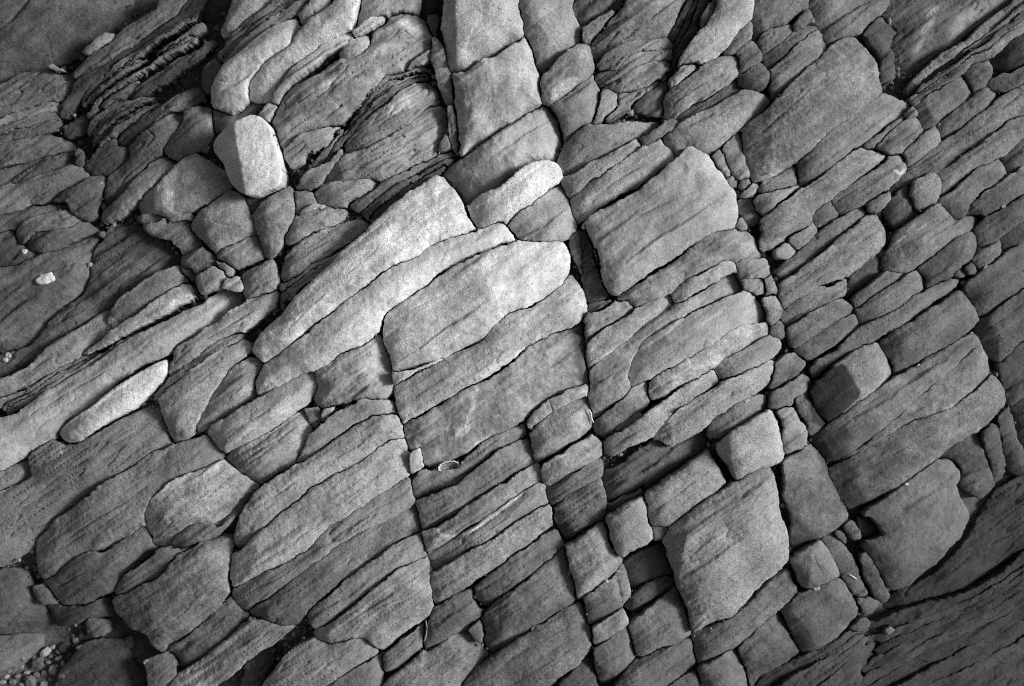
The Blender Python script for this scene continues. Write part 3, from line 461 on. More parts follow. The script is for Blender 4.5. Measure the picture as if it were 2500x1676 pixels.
ST('C2','1375,735 1440,708 1448,715 1385,742',200,1.5)
GR('C2','1330,875 1420,893 1540,852 1640,782 1770,684 1905,582',1.6,5)
R('rock_bed','grey bed with a pale belly below the white shell vein',6,126,11,'C2','1250,1000 1310,970 1420,900 1550,805 1650,735 1810,630 1970,525 2030,515 2060,620 2050,660 1960,700 1800,800 1650,900 1560,940 1400,1040 1290,1110 1265,1080',lam=1)
R('flat_rock','thick smooth grey bar right of the long joint with pale right end',12,132,13,'C2','1270,1140 1410,1050 1560,950 1660,905 1810,810 1960,710 2070,660 2100,720 2090,800 1960,900 1820,990 1680,1090 1560,1180 1420,1270 1310,1340 1285,1330 1275,1230',lam=.6)
R('rock_block','dark smooth block below the thick bar, beside the end of the joint',-6,92,11,'D2','1290,1050 1400,980 1545,915 1555,980 1590,1040 1640,1060 1600,1120 1500,1180 1400,1240 1300,1310 1230,1340 1225,1260 1240,1160',lam=.7)
R('rock_bed','dark strip running from the curved crack up to the joint of pebbles',0,95,11,'D2','1565,920 1700,800 1850,690 1990,600 2120,510 2160,560 2170,620 2080,690 1960,800 1840,900 1720,980 1640,1050 1590,1030 1560,970',lam=.8)
R('flat_rock','broad dark-grey slab above the slot holding an oval pebble',4,92,16,'D2','1640,1080 1720,990 1850,900 1970,800 2080,710 2180,640 2200,740 2240,900 2250,990 2130,1060 2000,1150 1900,1210 1780,1290 1680,1370 1640,1290 1640,1200 1620,1130',lam=.5,mot=.8)
R('rock_chip','small dark square chip at the left end of the broad dark slab',-8,90,6,'D2','1520,1190 1590,1130 1640,1230 1600,1280 1560,1260')
R('flat_rock','rounded grey slab at the bottom edge below the small square chip',2,110,22,'D2','900,1620 1080,1460 1200,1360 1300,1300 1400,1240 1470,1200 1520,1230 1570,1290 1640,1360 1660,1390 1560,1460 1480,1580 1400,1700 1380,1740 780,1740',lam=.5)
R('flat_rock','wide grey slab at the bottom edge below the oval pebble slot',6,104,16,'D3','0,1400 150,1300 300,1200 460,1090 610,1015 640,1090 665,1200 690,1290 680,1330 600,1400 500,1470 420,1540 350,1600 260,1740 -340,1740 -180,1540 -80,1450',lam=.7)
R('rock_block','small dark four-sided block at the foot of the long joint',-8,95,10,'D2','950,1380 1060,1280 1210,1160 1200,1310 1080,1400 960,1470 940,1440')
R('rock_block','grey block at the bottom edge left of the lowest joint crack',-2,100,12,'D2','560,1580 700,1480 850,1410 935,1370 930,1460 910,1560 880,1740 420,1740',lam=.5)
# ------------------------------------------------------------------ long pale slabs, left of centre
R('flat_rock','long bright slab tapering down-left, the longest pale finger',46,198,34,'B2','20,1000 60,930 150,840 300,680 450,530 600,390 750,240 900,100 1010,-10 1100,-80 1200,-160 1300,-205 1360,-180 1400,-130 1450,-60 1480,-20 1490,60 1540,120 1570,165 1480,190 1360,220 1260,270 1150,350 1000,410 900,480 760,580 640,680 500,780 390,880 300,940 200,1030 100,1075 50,1045',lam=.35,mot=.4,gap=.9)
ST('B2','640,640 700,560 800,460 1000,310 1050,330 900,440 760,540 680,600',178,22)
R('flat_rock','second long bright slab wrapping around the central slab',34,192,22,'B2','40,1290 60,1180 110,1090 220,1030 320,945 420,870 520,780 680,670 790,580 900,490 1010,420 1160,360 1270,280 1370,230 1490,195 1590,165 1690,120 1750,105 1790,150 1850,225 1800,250 1680,290 1560,345 1420,410 1320,470 1220,555 1100,630 1010,690 950,740 910,800 890,870 840,920 740,980 620,1020 540,1100 480,1130 380,1150 250,1220 150,1270 90,1310',lam=.35,mot=.4,gap=.9)
R('rock_block','grey bulging block nestled under the second long bright slab',10,148,17,'B2','480,1150 560,1100 640,1030 740,990 850,930 910,900 940,1010 970,1100 990,1220 990,1290 920,1340 850,1330 760,1330 640,1370 500,1390 460,1330 500,1270',lam=.6)
R('flat_rock','grey rounded bar left of the bulging block',12,150,18,'B2','-275,1565 -250,1515 -120,1445 0,1375 80,1325 230,1245 370,1165 430,1160 465,1190 455,1260 410,1340 330,1400 270,1475 150,1555 60,1605 -90,1675 -170,1695 -240,1635',lam=.4)
R('flat_rock','fluted grey bar below the rounded bar, tucked at the capped block',4,132,13,'C2','-170,350 -80,290 120,180 280,90 395,15 410,80 440,130 400,190 390,270 330,360 250,430 150,480 60,520 20,490 -70,430 -100,410',lam=.8)
GR('C2','-60,380 60,300 200,220 330,130 430,120',2,4)
R('rock_chip','dark little gusset between the rounded bar and the ribbed block',-16,100,7,'B2','410,1400 490,1400 500,1450 520,1500 460,1540 430,1490 400,1420')
R('rock_bed','curved grey rib arching over the large ribbed block',6,136,9,'C2','420,190 480,130 540,60 600,0 680,-40 800,-80 920,-60 1000,-40 1020,30 980,30 880,40 780,80 680,140 600,210 500,280 400,350 340,370 400,260',lam=.4)
R('rock_leaf','thin grey flake under the bulging block',2,126,6,'B2','500,1480 540,1410 640,1370 780,1335 850,1340 760,1370 600,1440 540,1500',lam=.8)
T('rock_block','large ribbed grey block left of the long joint, of two beds')
P(14,136,16,'C2','20,625 110,540 250,440 340,380 420,345 520,270 620,200 700,140 800,90 900,45 1000,35 1040,60 1065,130 1085,200 1000,210 900,265 770,370 620,440 440,545 360,610 160,775 20,905 -80,990 -105,900 -60,775',lam=.5,tilt=(.04,.0))
P(16,146,14,'C2','1085,205 1095,290 1105,400 1095,465 980,540 840,620 700,720 560,810 480,880 420,960 320,1030 200,1080 60,1150 -100,1235 -115,1150 -110,1020 -80,995 20,910 160,780 360,615 440,550 620,445 770,375 900,270 1000,215',lam=.5)
T('rock_block','dark double bed below the ribbed block, left of the long joint')
P(4,112,12,'C2','-95,1250 60,1165 200,1095 330,1035 430,965 500,880 570,815 710,725 850,625 990,545 1100,475 1130,560 1145,660 1040,720 900,790 760,850 620,930 480,1040 360,1120 200,1250 90,1330 -20,1400 -80,1340',lam=.9)
P(-2,94,13,'C2','1150,670 1170,760 1190,850 1110,880 1000,930 860,1030 740,1120 640,1190 560,1270 460,1340 410,1400 330,1470 260,1490 160,1450 30,1420 20,1400 100,1335 210,1255 370,1125 490,1045 630,935 770,855 900,795 1045,725',lam=.8)
R('rock_bed','grey bar ending at the crossing of the long joint and a wide crack',6,114,12,'C2','1190,860 1215,960 1225,1020 1130,1050 1030,1090 920,1170 820,1260 700,1370 600,1440 500,1500 450,1510 420,1420 430,1370 560,1280 660,1190 760,1120 880,1030 1010,940 1120,885',lam=.5)
R('rock_block','bright-ended grey block below the crossing of joint and crack',14,134,16,'D2','440,1240 520,1180 620,1120 740,1020 860,920 960,840 1060,765 1160,730 1235,715 1250,800 1255,940 1280,1030 1260,1070 1140,1160 1030,1240 930,1335 880,1310 790,1250 740,1240 640,1270 540,1290 480,1270',lam=.7,tilt=(.05,.0))
GR('D2','730,1200 800,1130 960,1040 1100,960',2.2,4)
R('flat_rock','grey domed slab at the bottom edge with a black undercut left side',4,114,20,'D2','100,1600 200,1460 280,1370 400,1290 450,1275 540,1300 640,1290 740,1265 800,1270 870,1320 890,1360 800,1410 680,1480 600,1540 500,1640 420,1740 40,1740',lam=.8)
T('rock_block','low block near the bottom left with a bright brushed streak')
P(-2,96,12,'C1','1200,1480 1190,1380 1140,1330 1260,1240 1400,1130 1580,975 1620,1040 1690,1100 1580,1210 1480,1300 1340,1400',lam=.6)
P(-8,82,10,'C1','1010,1400 1110,1350 1160,1350 1190,1400 1180,1480 1200,1490 1140,1600 1080,1740 1020,1740 1020,1500',lam=.6)
P(2,130,12,'C1','1200,1490 1340,1410 1480,1310 1590,1210 1700,1110 1780,1130 1880,1150 1950,1170 1990,1160 1870,1270 1680,1400 1560,1500 1440,1570 1320,1740 1090,1740 1140,1610',lam=.9,mot=.9)
ST('C1','1220,1540 1400,1440 1560,1290 1620,1240 1600,1330 1480,1450 1340,1540 1240,1600',172,22)
R('rock_bed','dark rounded rock at the bottom edge in the undercut',-30,68,14,'D2','0,1410 160,1300 170,1380 100,1560 40,1740 -60,1740 -20,1560')
# ------------------------------------------------------------------ left side
R('rock_slope','smooth dark slope at the left edge carrying the white oval pebble',-8,88,20,'B1','-150,450 100,410 250,340 380,300 520,230 600,180 650,180 620,260 590,400 600,500 560,580 480,660 370,740 300,830 240,910 200,950 100,1000 -150,1060',lam=.6,mot=.8)
R('rock_slope','rough blackish slope right of the white oval pebble',-14,74,18,'B1','100,1010 210,960 250,920 310,830 380,750 500,660 570,590 610,490 620,350 690,250 740,130 850,130 980,150 1000,200 1140,240 1230,310 1220,400 1100,450 950,530 800,640 700,710 560,810 430,900 280,1010 200,1100 80,1170 -150,1240 -150,1080',lam=1,mot=1)
R('rock_bed','ragged grey ground between the blackish slope and the small blocks',-10,100,9,'B1','960,150 1100,110 1280,100 1290,170 1380,270 1300,310 1240,340 1150,240 1000,210',lam=.7,mot=.9)
R('flat_rock','grey slab running from the crusty block down to the left edge',2,124,13,'B1','-150,1260 80,1170 200,1100 290,1010 430,900 560,820 680,740 730,730 700,830 780,800 740,870 640,940 520,1030 420,1100 300,1180 150,1260 -150,1400',lam=.7)
R('rock_block','dark oval block rimmed with white crust on its lower left end',8,112,12,'B1','710,830 740,740 830,630 950,540 1080,450 1210,420 1220,460 1280,510 1180,550 1080,620 960,720 840,800 760,850',lam=.3,mot=.9)
ST('B1','705,825 730,745 775,785 800,820 745,845',195,3)
ST('B1','735,735 830,625 950,535 1060,462 1065,470 950,548 835,640 745,745',165,4)
R('flat_rock','pale grey finger below the white-crusted block',12,156,12,'B1','870,790 960,720 1080,620 1180,560 1270,540 1310,580 1290,640 1200,690 1080,760 960,820 860,880 700,980 580,1040 540,1030 660,940 780,850',lam=.4,mot=.7)
S('layer_stack','three dark thin laminae above the broad pale bar at left',3,-6,96,5,'B1','-150,1400 200,1250 420,1110 560,1040 720,980 900,870 1060,800 1300,670 1500,570','-150,1520 150,1370 290,1290 470,1180 620,1080 840,930 1000,850 1120,790 1330,690 1520,580',lam=1.2)
R('flat_rock','broad pale bar crossing the left side down to the left edge',14,162,20,'B1','-150,1580 100,1450 270,1290 470,1180 640,1090 830,940 950,880 1060,820 1180,770 1320,680 1440,620 1560,570 1640,620 1660,650 1590,700 1500,770 1400,830 1300,900 1200,970 1110,1030 960,1090 880,1140 780,1200 660,1320 560,1400 440,1470 350,1560 340,1590 210,1680 0,1820 -150,1910',lam=.5,mot=.5)
R('flat_rock','bright lozenge-shaped slab lying in the groove at left',30,202,20,'E1','370,600 380,560 470,490 620,390 700,320 830,230 960,150 1060,90 1110,75 1120,110 1110,190 1080,240 960,360 880,430 760,490 640,560 520,650 450,665 400,640',lam=.2,mot=.2,w=1,free=True)
R('rock_bed','pale-grey bed end at the left edge below the broad pale bar',0,120,10,'E1','-150,920 0,850 170,760 180,840 200,880 120,930 -150,1060',lam=.8)
R('flat_rock','wide dark-grey streaky slab below the bright lozenge',0,102,16,'E1','180,800 200,720 340,640 440,680 520,660 640,600 760,530 900,450 1050,390 1080,440 1100,540 1140,640 1120,670 1000,720 920,790 830,850 720,890 650,950 520,1060 400,1140 240,1290 210,1320 160,1400 0,1500 -150,1580 -150,1070 120,940 200,890',lam=1,mot=.5)
R('flat_rock','slanting pale-edged slab from the broad bar to the long slab foot',8,142,14,'B1','1190,1060 1180,980 1300,920 1450,830 1560,730 1680,660 1890,590 1890,640 1820,720 1700,830 1640,870 1500,920 1380,990 1250,1090 1130,1170 1110,1170 1160,1100',lam=.8)
R('rock_bed','darker rib under the slanting pale-edged slab',-4,112,9,'B1','1040,1340 1080,1270 1200,1150 1360,1040 1500,930 1640,870 1630,930 1500,1000 1350,1100 1200,1200 1100,1290',lam=.9)
R('flat_rock','smooth grey tooth-shaped slab pointing up-right at the long bright slab',12,134,15,'E1','1070,360 1120,290 1270,170 1420,60 1560,-20 1640,-45 1700,-30 1690,10 1640,60 1560,140 1470,240 1400,360 1350,450 1310,530 1290,600 1160,655 1130,610 1100,500 1085,420',lam=.5)
R('rock_wedge','grey wedge between tooth-shaped slab and the two long bright slabs',-2,122,13,'E1','1330,590 1370,490 1420,380 1500,240 1600,130 1700,70 1770,110 1730,200 1710,280 1730,330 1640,400 1520,480 1420,540',lam=.7)
T('rock_block','large capped block at lower left with a pale flaking crust')
P(6,114,16,'E1','220,1330 350,1200 520,1080 660,960 760,900 900,810 1020,730 1200,665 1400,615 1440,660 1500,720 1500,770 1410,820 1280,860 1150,920 1030,1030 980,1100 970,1190 960,1220 880,1270 800,1320 700,1400 590,1395 520,1430 420,1510 340,1580 270,1600 230,1560 215,1430',lam=.5,mot=.7)
P(9,158,5,'E1','980,1120 1040,1030 1160,920 1300,850 1500,775 1600,830 1620,870 1740,940 1700,990 1620,1040 1540,1160 1480,1230 1400,1190 1280,1210 1190,1270 1120,1350 1060,1370 1010,1340 1040,1310 990,1240 975,1180',lam=.7,mot=.9,w=-.6,part='crust',plabel='pale flaking crust')
P(-4,102,12,'E1','1620,1060 1730,970 1700,1020 1600,1150 1500,1260 1380,1330 1240,1370 1150,1370 1200,1280 1290,1215 1400,1195 1490,1240 1560,1150',lam=.8,w=.6)
R('rock_block','dark grey block below the wavy crack of the capped block',2,94,14,'C1','270,870 350,820 440,740 580,655 690,660 800,605 965,485 990,570 1010,610 1060,640 980,720 900,770 830,800 790,860 750,930 640,970 540,1020 440,1030 380,1010 320,930',lam=.5)
R('rock_bed','thin grey rib above the tilted square block at lower left',2,98,8,'C1','780,940 800,870 860,800 980,720 1080,640 1220,640 1350,600 1200,680 1120,780 1060,830 960,880 860,930',lam=.8)
R('rock_block','tilted square block at lower left with a ragged lower left side',16,108,15,'C1','750,1000 800,960 960,890 1080,830 1150,740 1230,660 1360,610 1480,560 1560,570 1540,700 1530,860 1540,940 1480,1010 1380,1130 1240,1240 1120,1320 1060,1335 1020,1290 990,1230 940,1190 890,1190 840,1140 780,1080',lam=.6,mot=.6)
R('rock_slope','dark rock at the left edge above the pebble pocket',-4,72,15,'C1','-150,830 60,780 150,800 180,900 200,960 260,1020 300,1100 350,1150 200,1210 60,1220 -150,1260',lam=.6)
R('rock_chip','dark small block beside the pebble in the lower-left crack',-8,70,8,'C1','220,900 300,880 330,940 380,1010 300,1020 220,980')
R('rock_bed','blackish bed below the dark grey block at lower left',-22,62,9,'C1','300,1030 420,1030 560,1020 740,980 770,1080 620,1090 500,1140 380,1160 320,1100',lam=.7)
R('rock_slope','dark grey rock at the left edge beside the pebble heap',-14,82,12,'C1','-150,1270 120,1220 240,1240 240,1310 160,1380 60,1480 -150,1600',lam=.5)
R('rock_bed','blackish rock floor at the bottom edge right of the pebble heap',-34,54,14,'C1','480,1400 560,1290 700,1260 820,1270 880,1400 960,1480 1000,1740 280,1740 380,1540',mot=1)
R('stone','grey blurred cobble in the hollow above the pebble heap',-30,98,18,'C1','590,1110 680,1120 745,1140 740,1190 640,1230 600,1200',cat='stone')
# small blocks above the broad pale bar
R('rock_block','pale cube-like little block left of the joint, above the broad bar',6,136,11,'B1','1360,560 1340,510 1390,460 1470,420 1520,450 1530,500 1510,550 1430,600 1380,610',lam=.2)
R('stone','small pale stone resting at the tip of the broad pale bar',8,152,9,'B1','1520,570 1560,520 1620,500 1650,530 1640,570 1590,590',cat='stone')
R('rock_block','grey block with a pale top beside the joint, under the shield wedge',6,122,11,'B1','1660,630 1680,560 1640,490 1700,450 1780,430 1840,380 1870,440 1890,530 1890,570 1780,610 1690,640',lam=.3)
R('rock_block','smooth grey block left of the point of the shield wedge',2,118,10,'B1','1480,340 1530,300 1640,250 1740,210 1800,340 1720,380 1600,430 1550,420 1500,390',lam=.3)
R('rock_block','smooth rounded grey block left of the shield wedge',10,132,14,'B1','1285,150 1330,100 1400,30 1480,-30 1560,-90 1640,-60 1680,0 1710,90 1740,200 1640,240 1520,300 1480,330 1430,310 1370,260 1310,190',lam=.2,mot=.4)
R('rock_block','dark lumpy block left of the smooth grey block, under the ragged ground',-6,92,12,'B1','1240,370 1310,320 1400,280 1450,320 1470,390 1420,430 1340,480 1310,440 1260,430',mot=.9)
R('rock_chip','small pale chip between the lumpy block and smooth grey block',-6,128,6,'B1','1480,400 1520,370 1580,420 1570,470 1540,490')
R('rock_chip','blackish chip between the crusted block and lumpy block',-16,66,7,'B1','1220,430 1310,450 1330,500 1300,530 1230,470')
# ------------------------------------------------------------------ lower right
R('flat_rock','curved grey cap stone with a vertical crack, right of the crusty face',6,134,9,'B3','245,1480 290,1410 390,1330 520,1260 650,1220 660,1300 560,1340 440,1400 330,1490 270,1560',lam=.3)
GR('B3','395,1335 405,1370 420,1425',1.4,5)
R('rock_block','grey block under the curved cap stone, left of the joint',6,134,11,'C3','260,160 370,60 480,10 650,-80 680,20 700,110 600,190 460,270 370,320 300,365 280,280',lam=.3)
R('rock_block','pale grey bar below the black slot, left of the joint',12,136,11,'C3','350,430 370,390 480,310 600,240 730,180 755,230 765,310 640,380 500,460 400,530 370,500',lam=.4)
R('rock_bed','dark bed below the pale bar, upper of two beside the joint',-6,102,9,'C3','370,560 500,470 640,395 745,350 760,400 740,470 640,520 520,590 430,660 390,620',lam=.7)
R('rock_bed','dark bed below the pale bar, lower of two beside the joint',-10,98,12,'C3','430,670 520,600 650,520 745,475 775,560 780,650 785,740 680,790 560,860 500,900 460,800 420,750',lam=.8)
R('rock_block','cube-shaped pale stone wedged in the row of blocks, lower centre',30,140,17,'C3','800,740 860,700 960,640 1045,605 1060,680 1080,780 1105,880 1000,950 880,1020 840,980 810,890 790,800',lam=.1,mot=.4,gap=.9)
R('rock_block','grainy brick-shaped bar between the cube-shaped stone and the bright block',26,132,14,'C3','1065,590 1200,500 1340,400 1490,290 1540,380 1615,510 1500,590 1380,680 1270,780 1180,820 1100,800 1080,720',lam=.3,mot=.6,gap=.9)
R('rock_chip','dark chip under the lower left end of the grainy bar',-6,92,6,'C3','1105,810 1220,790 1200,850 1120,890')
R('rock_block','bright cube-like block right of the grainy bar, across a black slot',36,146,18,'C3','1560,260 1700,130 1820,60 1900,20 1920,20 1950,60 1980,140 2010,280 2010,330 1910,390 1780,430 1690,490 1660,440 1590,330',lam=.2,mot=.5,gap=.9)
R('rock_block','small upright grey block right of the bright cube-like block',18,124,11,'C4','290,20 340,-20 390,-10 440,80 480,150 480,220 340,300 330,180 350,130',mot=.6)
R('rock_block','smooth pale-grey block with pebbles in the cracks on both sides',12,136,12,'C3','515,950 620,890 720,820 785,790 800,900 850,1000 900,1050 840,1110 740,1190 640,1270 595,1310 570,1200 540,1080 510,1000',lam=.3,mot=.5)
R('rock_block','sunken blackish square left of the great rounded block',-32,66,9,'D3','920,730 1080,640 1170,600 1180,700 1230,790 1100,830 960,900 940,830',lam=.3)
R('rock_block','grey ribbed block below the pebbly crack',0,108,10,'D3','640,970 740,890 850,830 910,760 940,850 945,950 900,1000 880,1040 780,1100 670,1150 655,1060',lam=.4)
GR('D3','860,850 880,930 890,1010',5,5)
R('rock_block','small pale block under a short black slot, near the bottom',6,136,9,'D3','700,1180 790,1120 900,1050 920,1090 935,1140 850,1210 710,1300 700,1230',lam=.3)
R('rock_block','dark upright block below the small pale block',-4,92,10,'D3','710,1330 800,1270 930,1180 960,1270 980,1390 900,1470 800,1560 740,1560 715,1440',lam=.4)
R('rock_bed','dark laminated slip of rock under the blackish square',-20,70,8,'D3','940,1000 1000,930 1100,860 1200,820 1250,890 1150,950 1050,1020 960,1070 930,1040',lam=1.2)
R('rock_block','grey squarish block left of the great rounded block',4,100,12,'D3','950,1160 1030,1090 1150,1000 1280,910 1310,1000 1350,1120 1365,1220 1300,1270 1150,1310 1000,1370 980,1280',lam=.4,mot=.8)
R('rock_block','great rounded block at lower right with diagonal bedding lines',40,128,28,'C3','1210,850 1240,810 1350,730 1470,640 1620,560 1720,480 1850,420 1940,410 1960,540 1990,700 2020,800 2050,990 2050,1040 1880,1180 1740,1340 1650,1420 1500,1480 1390,1540 1370,1500 1340,1380 1300,1250 1240,1080 1190,950',lam=.7,mot=.6,tilt=(-.05,.03),facets=(('C3',1330,900,190,.55),('C3',1500,700,250,.25)),gap=.9)
GR('C3','1960,570 1840,640 1720,700 1560,800',1.8,3); GR('C3','1270,1060 1400,1020 1520,980 1580,920',2,3)
R('flat_rock','dark bar along the lower side of the great rounded block',0,92,12,'D3','1390,1230 1510,1185 1650,1110 1770,1010 1940,850 2030,780 2060,860 2100,935 2080,970 1980,1050 1880,1120 1780,1220 1690,1310 1550,1370 1430,1430 1400,1330',lam=.5)
R('rock_block','dark block at the bottom edge below the great rounded block',-2,94,13,'D3','1430,1450 1560,1380 1680,1320 1740,1400 1790,1560 1820,1740 1440,1740')
R('rock_block','dark mottled block left of the dark squared block, lower right',-4,80,13,'D4','0,1330 100,1220 210,1130 295,1065 340,1160 400,1280 440,1350 300,1420 200,1480 130,1540 150,1740 120,1740 60,1500 10,1400',mot=.8)
R('flat_rock','dark slab at the bottom edge left of the lower joint',-4,86,13,'D3','740,1740 870,1540 990,1420 1160,1350 1370,1270 1390,1350 1400,1430 1300,1500 1180,1580 1040,1740',lam=.6)
R('flat_rock','dark slab corner at the bottom edge beside the lower joint',-4,86,10,'D3','1050,1740 1200,1590 1410,1480 1430,1560 1430,1740',lam=.5)
R('flat_rock','dark streaked wedge at the bottom edge right of the wide slab',-10,72,11,'D3','330,1740 480,1560 560,1490 680,1370 690,1450 720,1560 735,1740',lam=.8)
R('rock_block','upright grey block with a black stain at its lower left corner',8,99,12,'C4','330,370 420,310 520,240 560,290 620,400 700,580 770,740 660,830 560,900 400,970 385,850 400,740 340,600 350,520 330,440',lam=.2,mot=.6)
ST('C4','370,780 400,740 450,750 500,820 580,900 400,990 370,900',54,12)
R('rock_block','small pale block shaped like a heart, right of the great rounded block',14,112,12,'C4','390,1050 470,960 570,910 640,980 715,1130 640,1170 540,1220 460,1225 420,1130',lam=.1,mot=.5)
R('rock_bed','dark smooth strip right of the heart-shaped block',-10,88,11,'C4','590,900 650,850 720,920 800,1040 850,1180 880,1250 880,1290 820,1270 720,1130 650,1000',lam=.4)
R('rock_chip','dark chip at the lower end of the dark smooth strip',-12,80,6,'C4','830,1310 880,1290 970,1330 920,1390 880,1410 850,1370')
R('rock_block','dark squared block below the heart-shaped block',4,86,12,'C4','310,1370 420,1290 540,1240 700,1170 740,1200 800,1310 860,1400 770,1490 680,1570 580,1640 460,1670 400,1570',lam=.3,mot=.6)
R('rock_splinter','rubbly dark finger in the crack left of the pentagonal block',-14,80,8,'C4','860,1060 850,1000 900,990 930,1060 960,1150 1010,1230 1040,1270 1010,1320 960,1290 900,1190 870,1120',mot=1)
R('stone','dark stone in the cleft above the rubbly finger, larger of two',-12,86,9,'C4','740,800 780,770 830,840 830,870 790,880 760,840',cat='stone')
R('stone','dark thin stone in the cleft above the rubbly finger, smaller of two',-16,80,6,'C4','680,830 720,850 745,910 700,890',cat='stone')
R('rock_bed','blackish notch floor at the left corner of the pentagonal block',-34,62,8,'C4','820,750 890,720 930,780 990,850 900,890 850,830')
R('rock_block','broad pentagonal dark block at lower right',18,91,16,'C4','880,720 1000,640 1150,520 1300,420 1400,350 1500,360 1560,420 1540,490 1505,520 1540,600 1610,710 1590,770 1540,880 1440,1000 1290,1130 1200,1210 1100,1250 1050,1200 980,1090 940,1020 910,980 900,920 1010,860 980,810 920,770',lam=.3,mot=.6)
R('rock_block','dark rough block at the upper right corner of the pentagonal block',-6,70,11,'C4','1400,330 1500,240 1650,170 1680,260 1710,350 1770,520 1730,570 1690,610 1610,580 1540,520 1560,420 1500,350',mot=.8)
R('rock_splinter','dark leaning slice right of the rough block, left of two',-12,66,9,'C4','1680,160 1750,100 1790,170 1820,290 1850,400 1830,470 1790,500 1740,410 1710,300')
R('rock_splinter','dark leaning slice at the right edge, right of two',-12,70,9,'C4','1800,50 1860,0 1890,90 1920,230 1960,310 2150,330 2150,420 1940,450 1870,410 1830,260')
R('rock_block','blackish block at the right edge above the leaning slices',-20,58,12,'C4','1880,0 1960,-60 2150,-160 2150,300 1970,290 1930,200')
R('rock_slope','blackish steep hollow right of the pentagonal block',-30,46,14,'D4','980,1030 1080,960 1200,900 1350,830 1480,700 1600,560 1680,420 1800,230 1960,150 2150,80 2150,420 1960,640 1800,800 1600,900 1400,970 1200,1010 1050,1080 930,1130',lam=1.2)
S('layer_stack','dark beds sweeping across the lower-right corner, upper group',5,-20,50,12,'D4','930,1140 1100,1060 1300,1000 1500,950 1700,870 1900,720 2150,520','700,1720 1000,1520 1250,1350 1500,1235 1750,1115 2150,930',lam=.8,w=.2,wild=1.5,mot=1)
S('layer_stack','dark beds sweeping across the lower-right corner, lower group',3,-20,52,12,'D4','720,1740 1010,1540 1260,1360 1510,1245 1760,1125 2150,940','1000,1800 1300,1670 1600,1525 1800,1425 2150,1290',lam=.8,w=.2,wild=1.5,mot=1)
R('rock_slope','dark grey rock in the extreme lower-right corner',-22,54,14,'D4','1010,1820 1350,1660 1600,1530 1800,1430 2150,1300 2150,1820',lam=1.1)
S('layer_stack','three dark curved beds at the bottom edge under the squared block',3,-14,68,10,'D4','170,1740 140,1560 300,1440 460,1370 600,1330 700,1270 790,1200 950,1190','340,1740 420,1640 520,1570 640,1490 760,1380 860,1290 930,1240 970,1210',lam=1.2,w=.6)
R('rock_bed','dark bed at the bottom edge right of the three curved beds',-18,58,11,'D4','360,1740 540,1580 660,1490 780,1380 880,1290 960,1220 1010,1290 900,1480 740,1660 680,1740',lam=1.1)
R('stone','dark angular stone below the squared block',-10,68,9,'D4','780,1190 810,1140 880,1110 910,1150 870,1200 820,1220',cat='stone')
R('stone','grey angular stone on the dark lower-right beds',-6,86,9,'D4','960,1170 1060,1110 1080,1160 1060,1260 1000,1220',cat='stone')
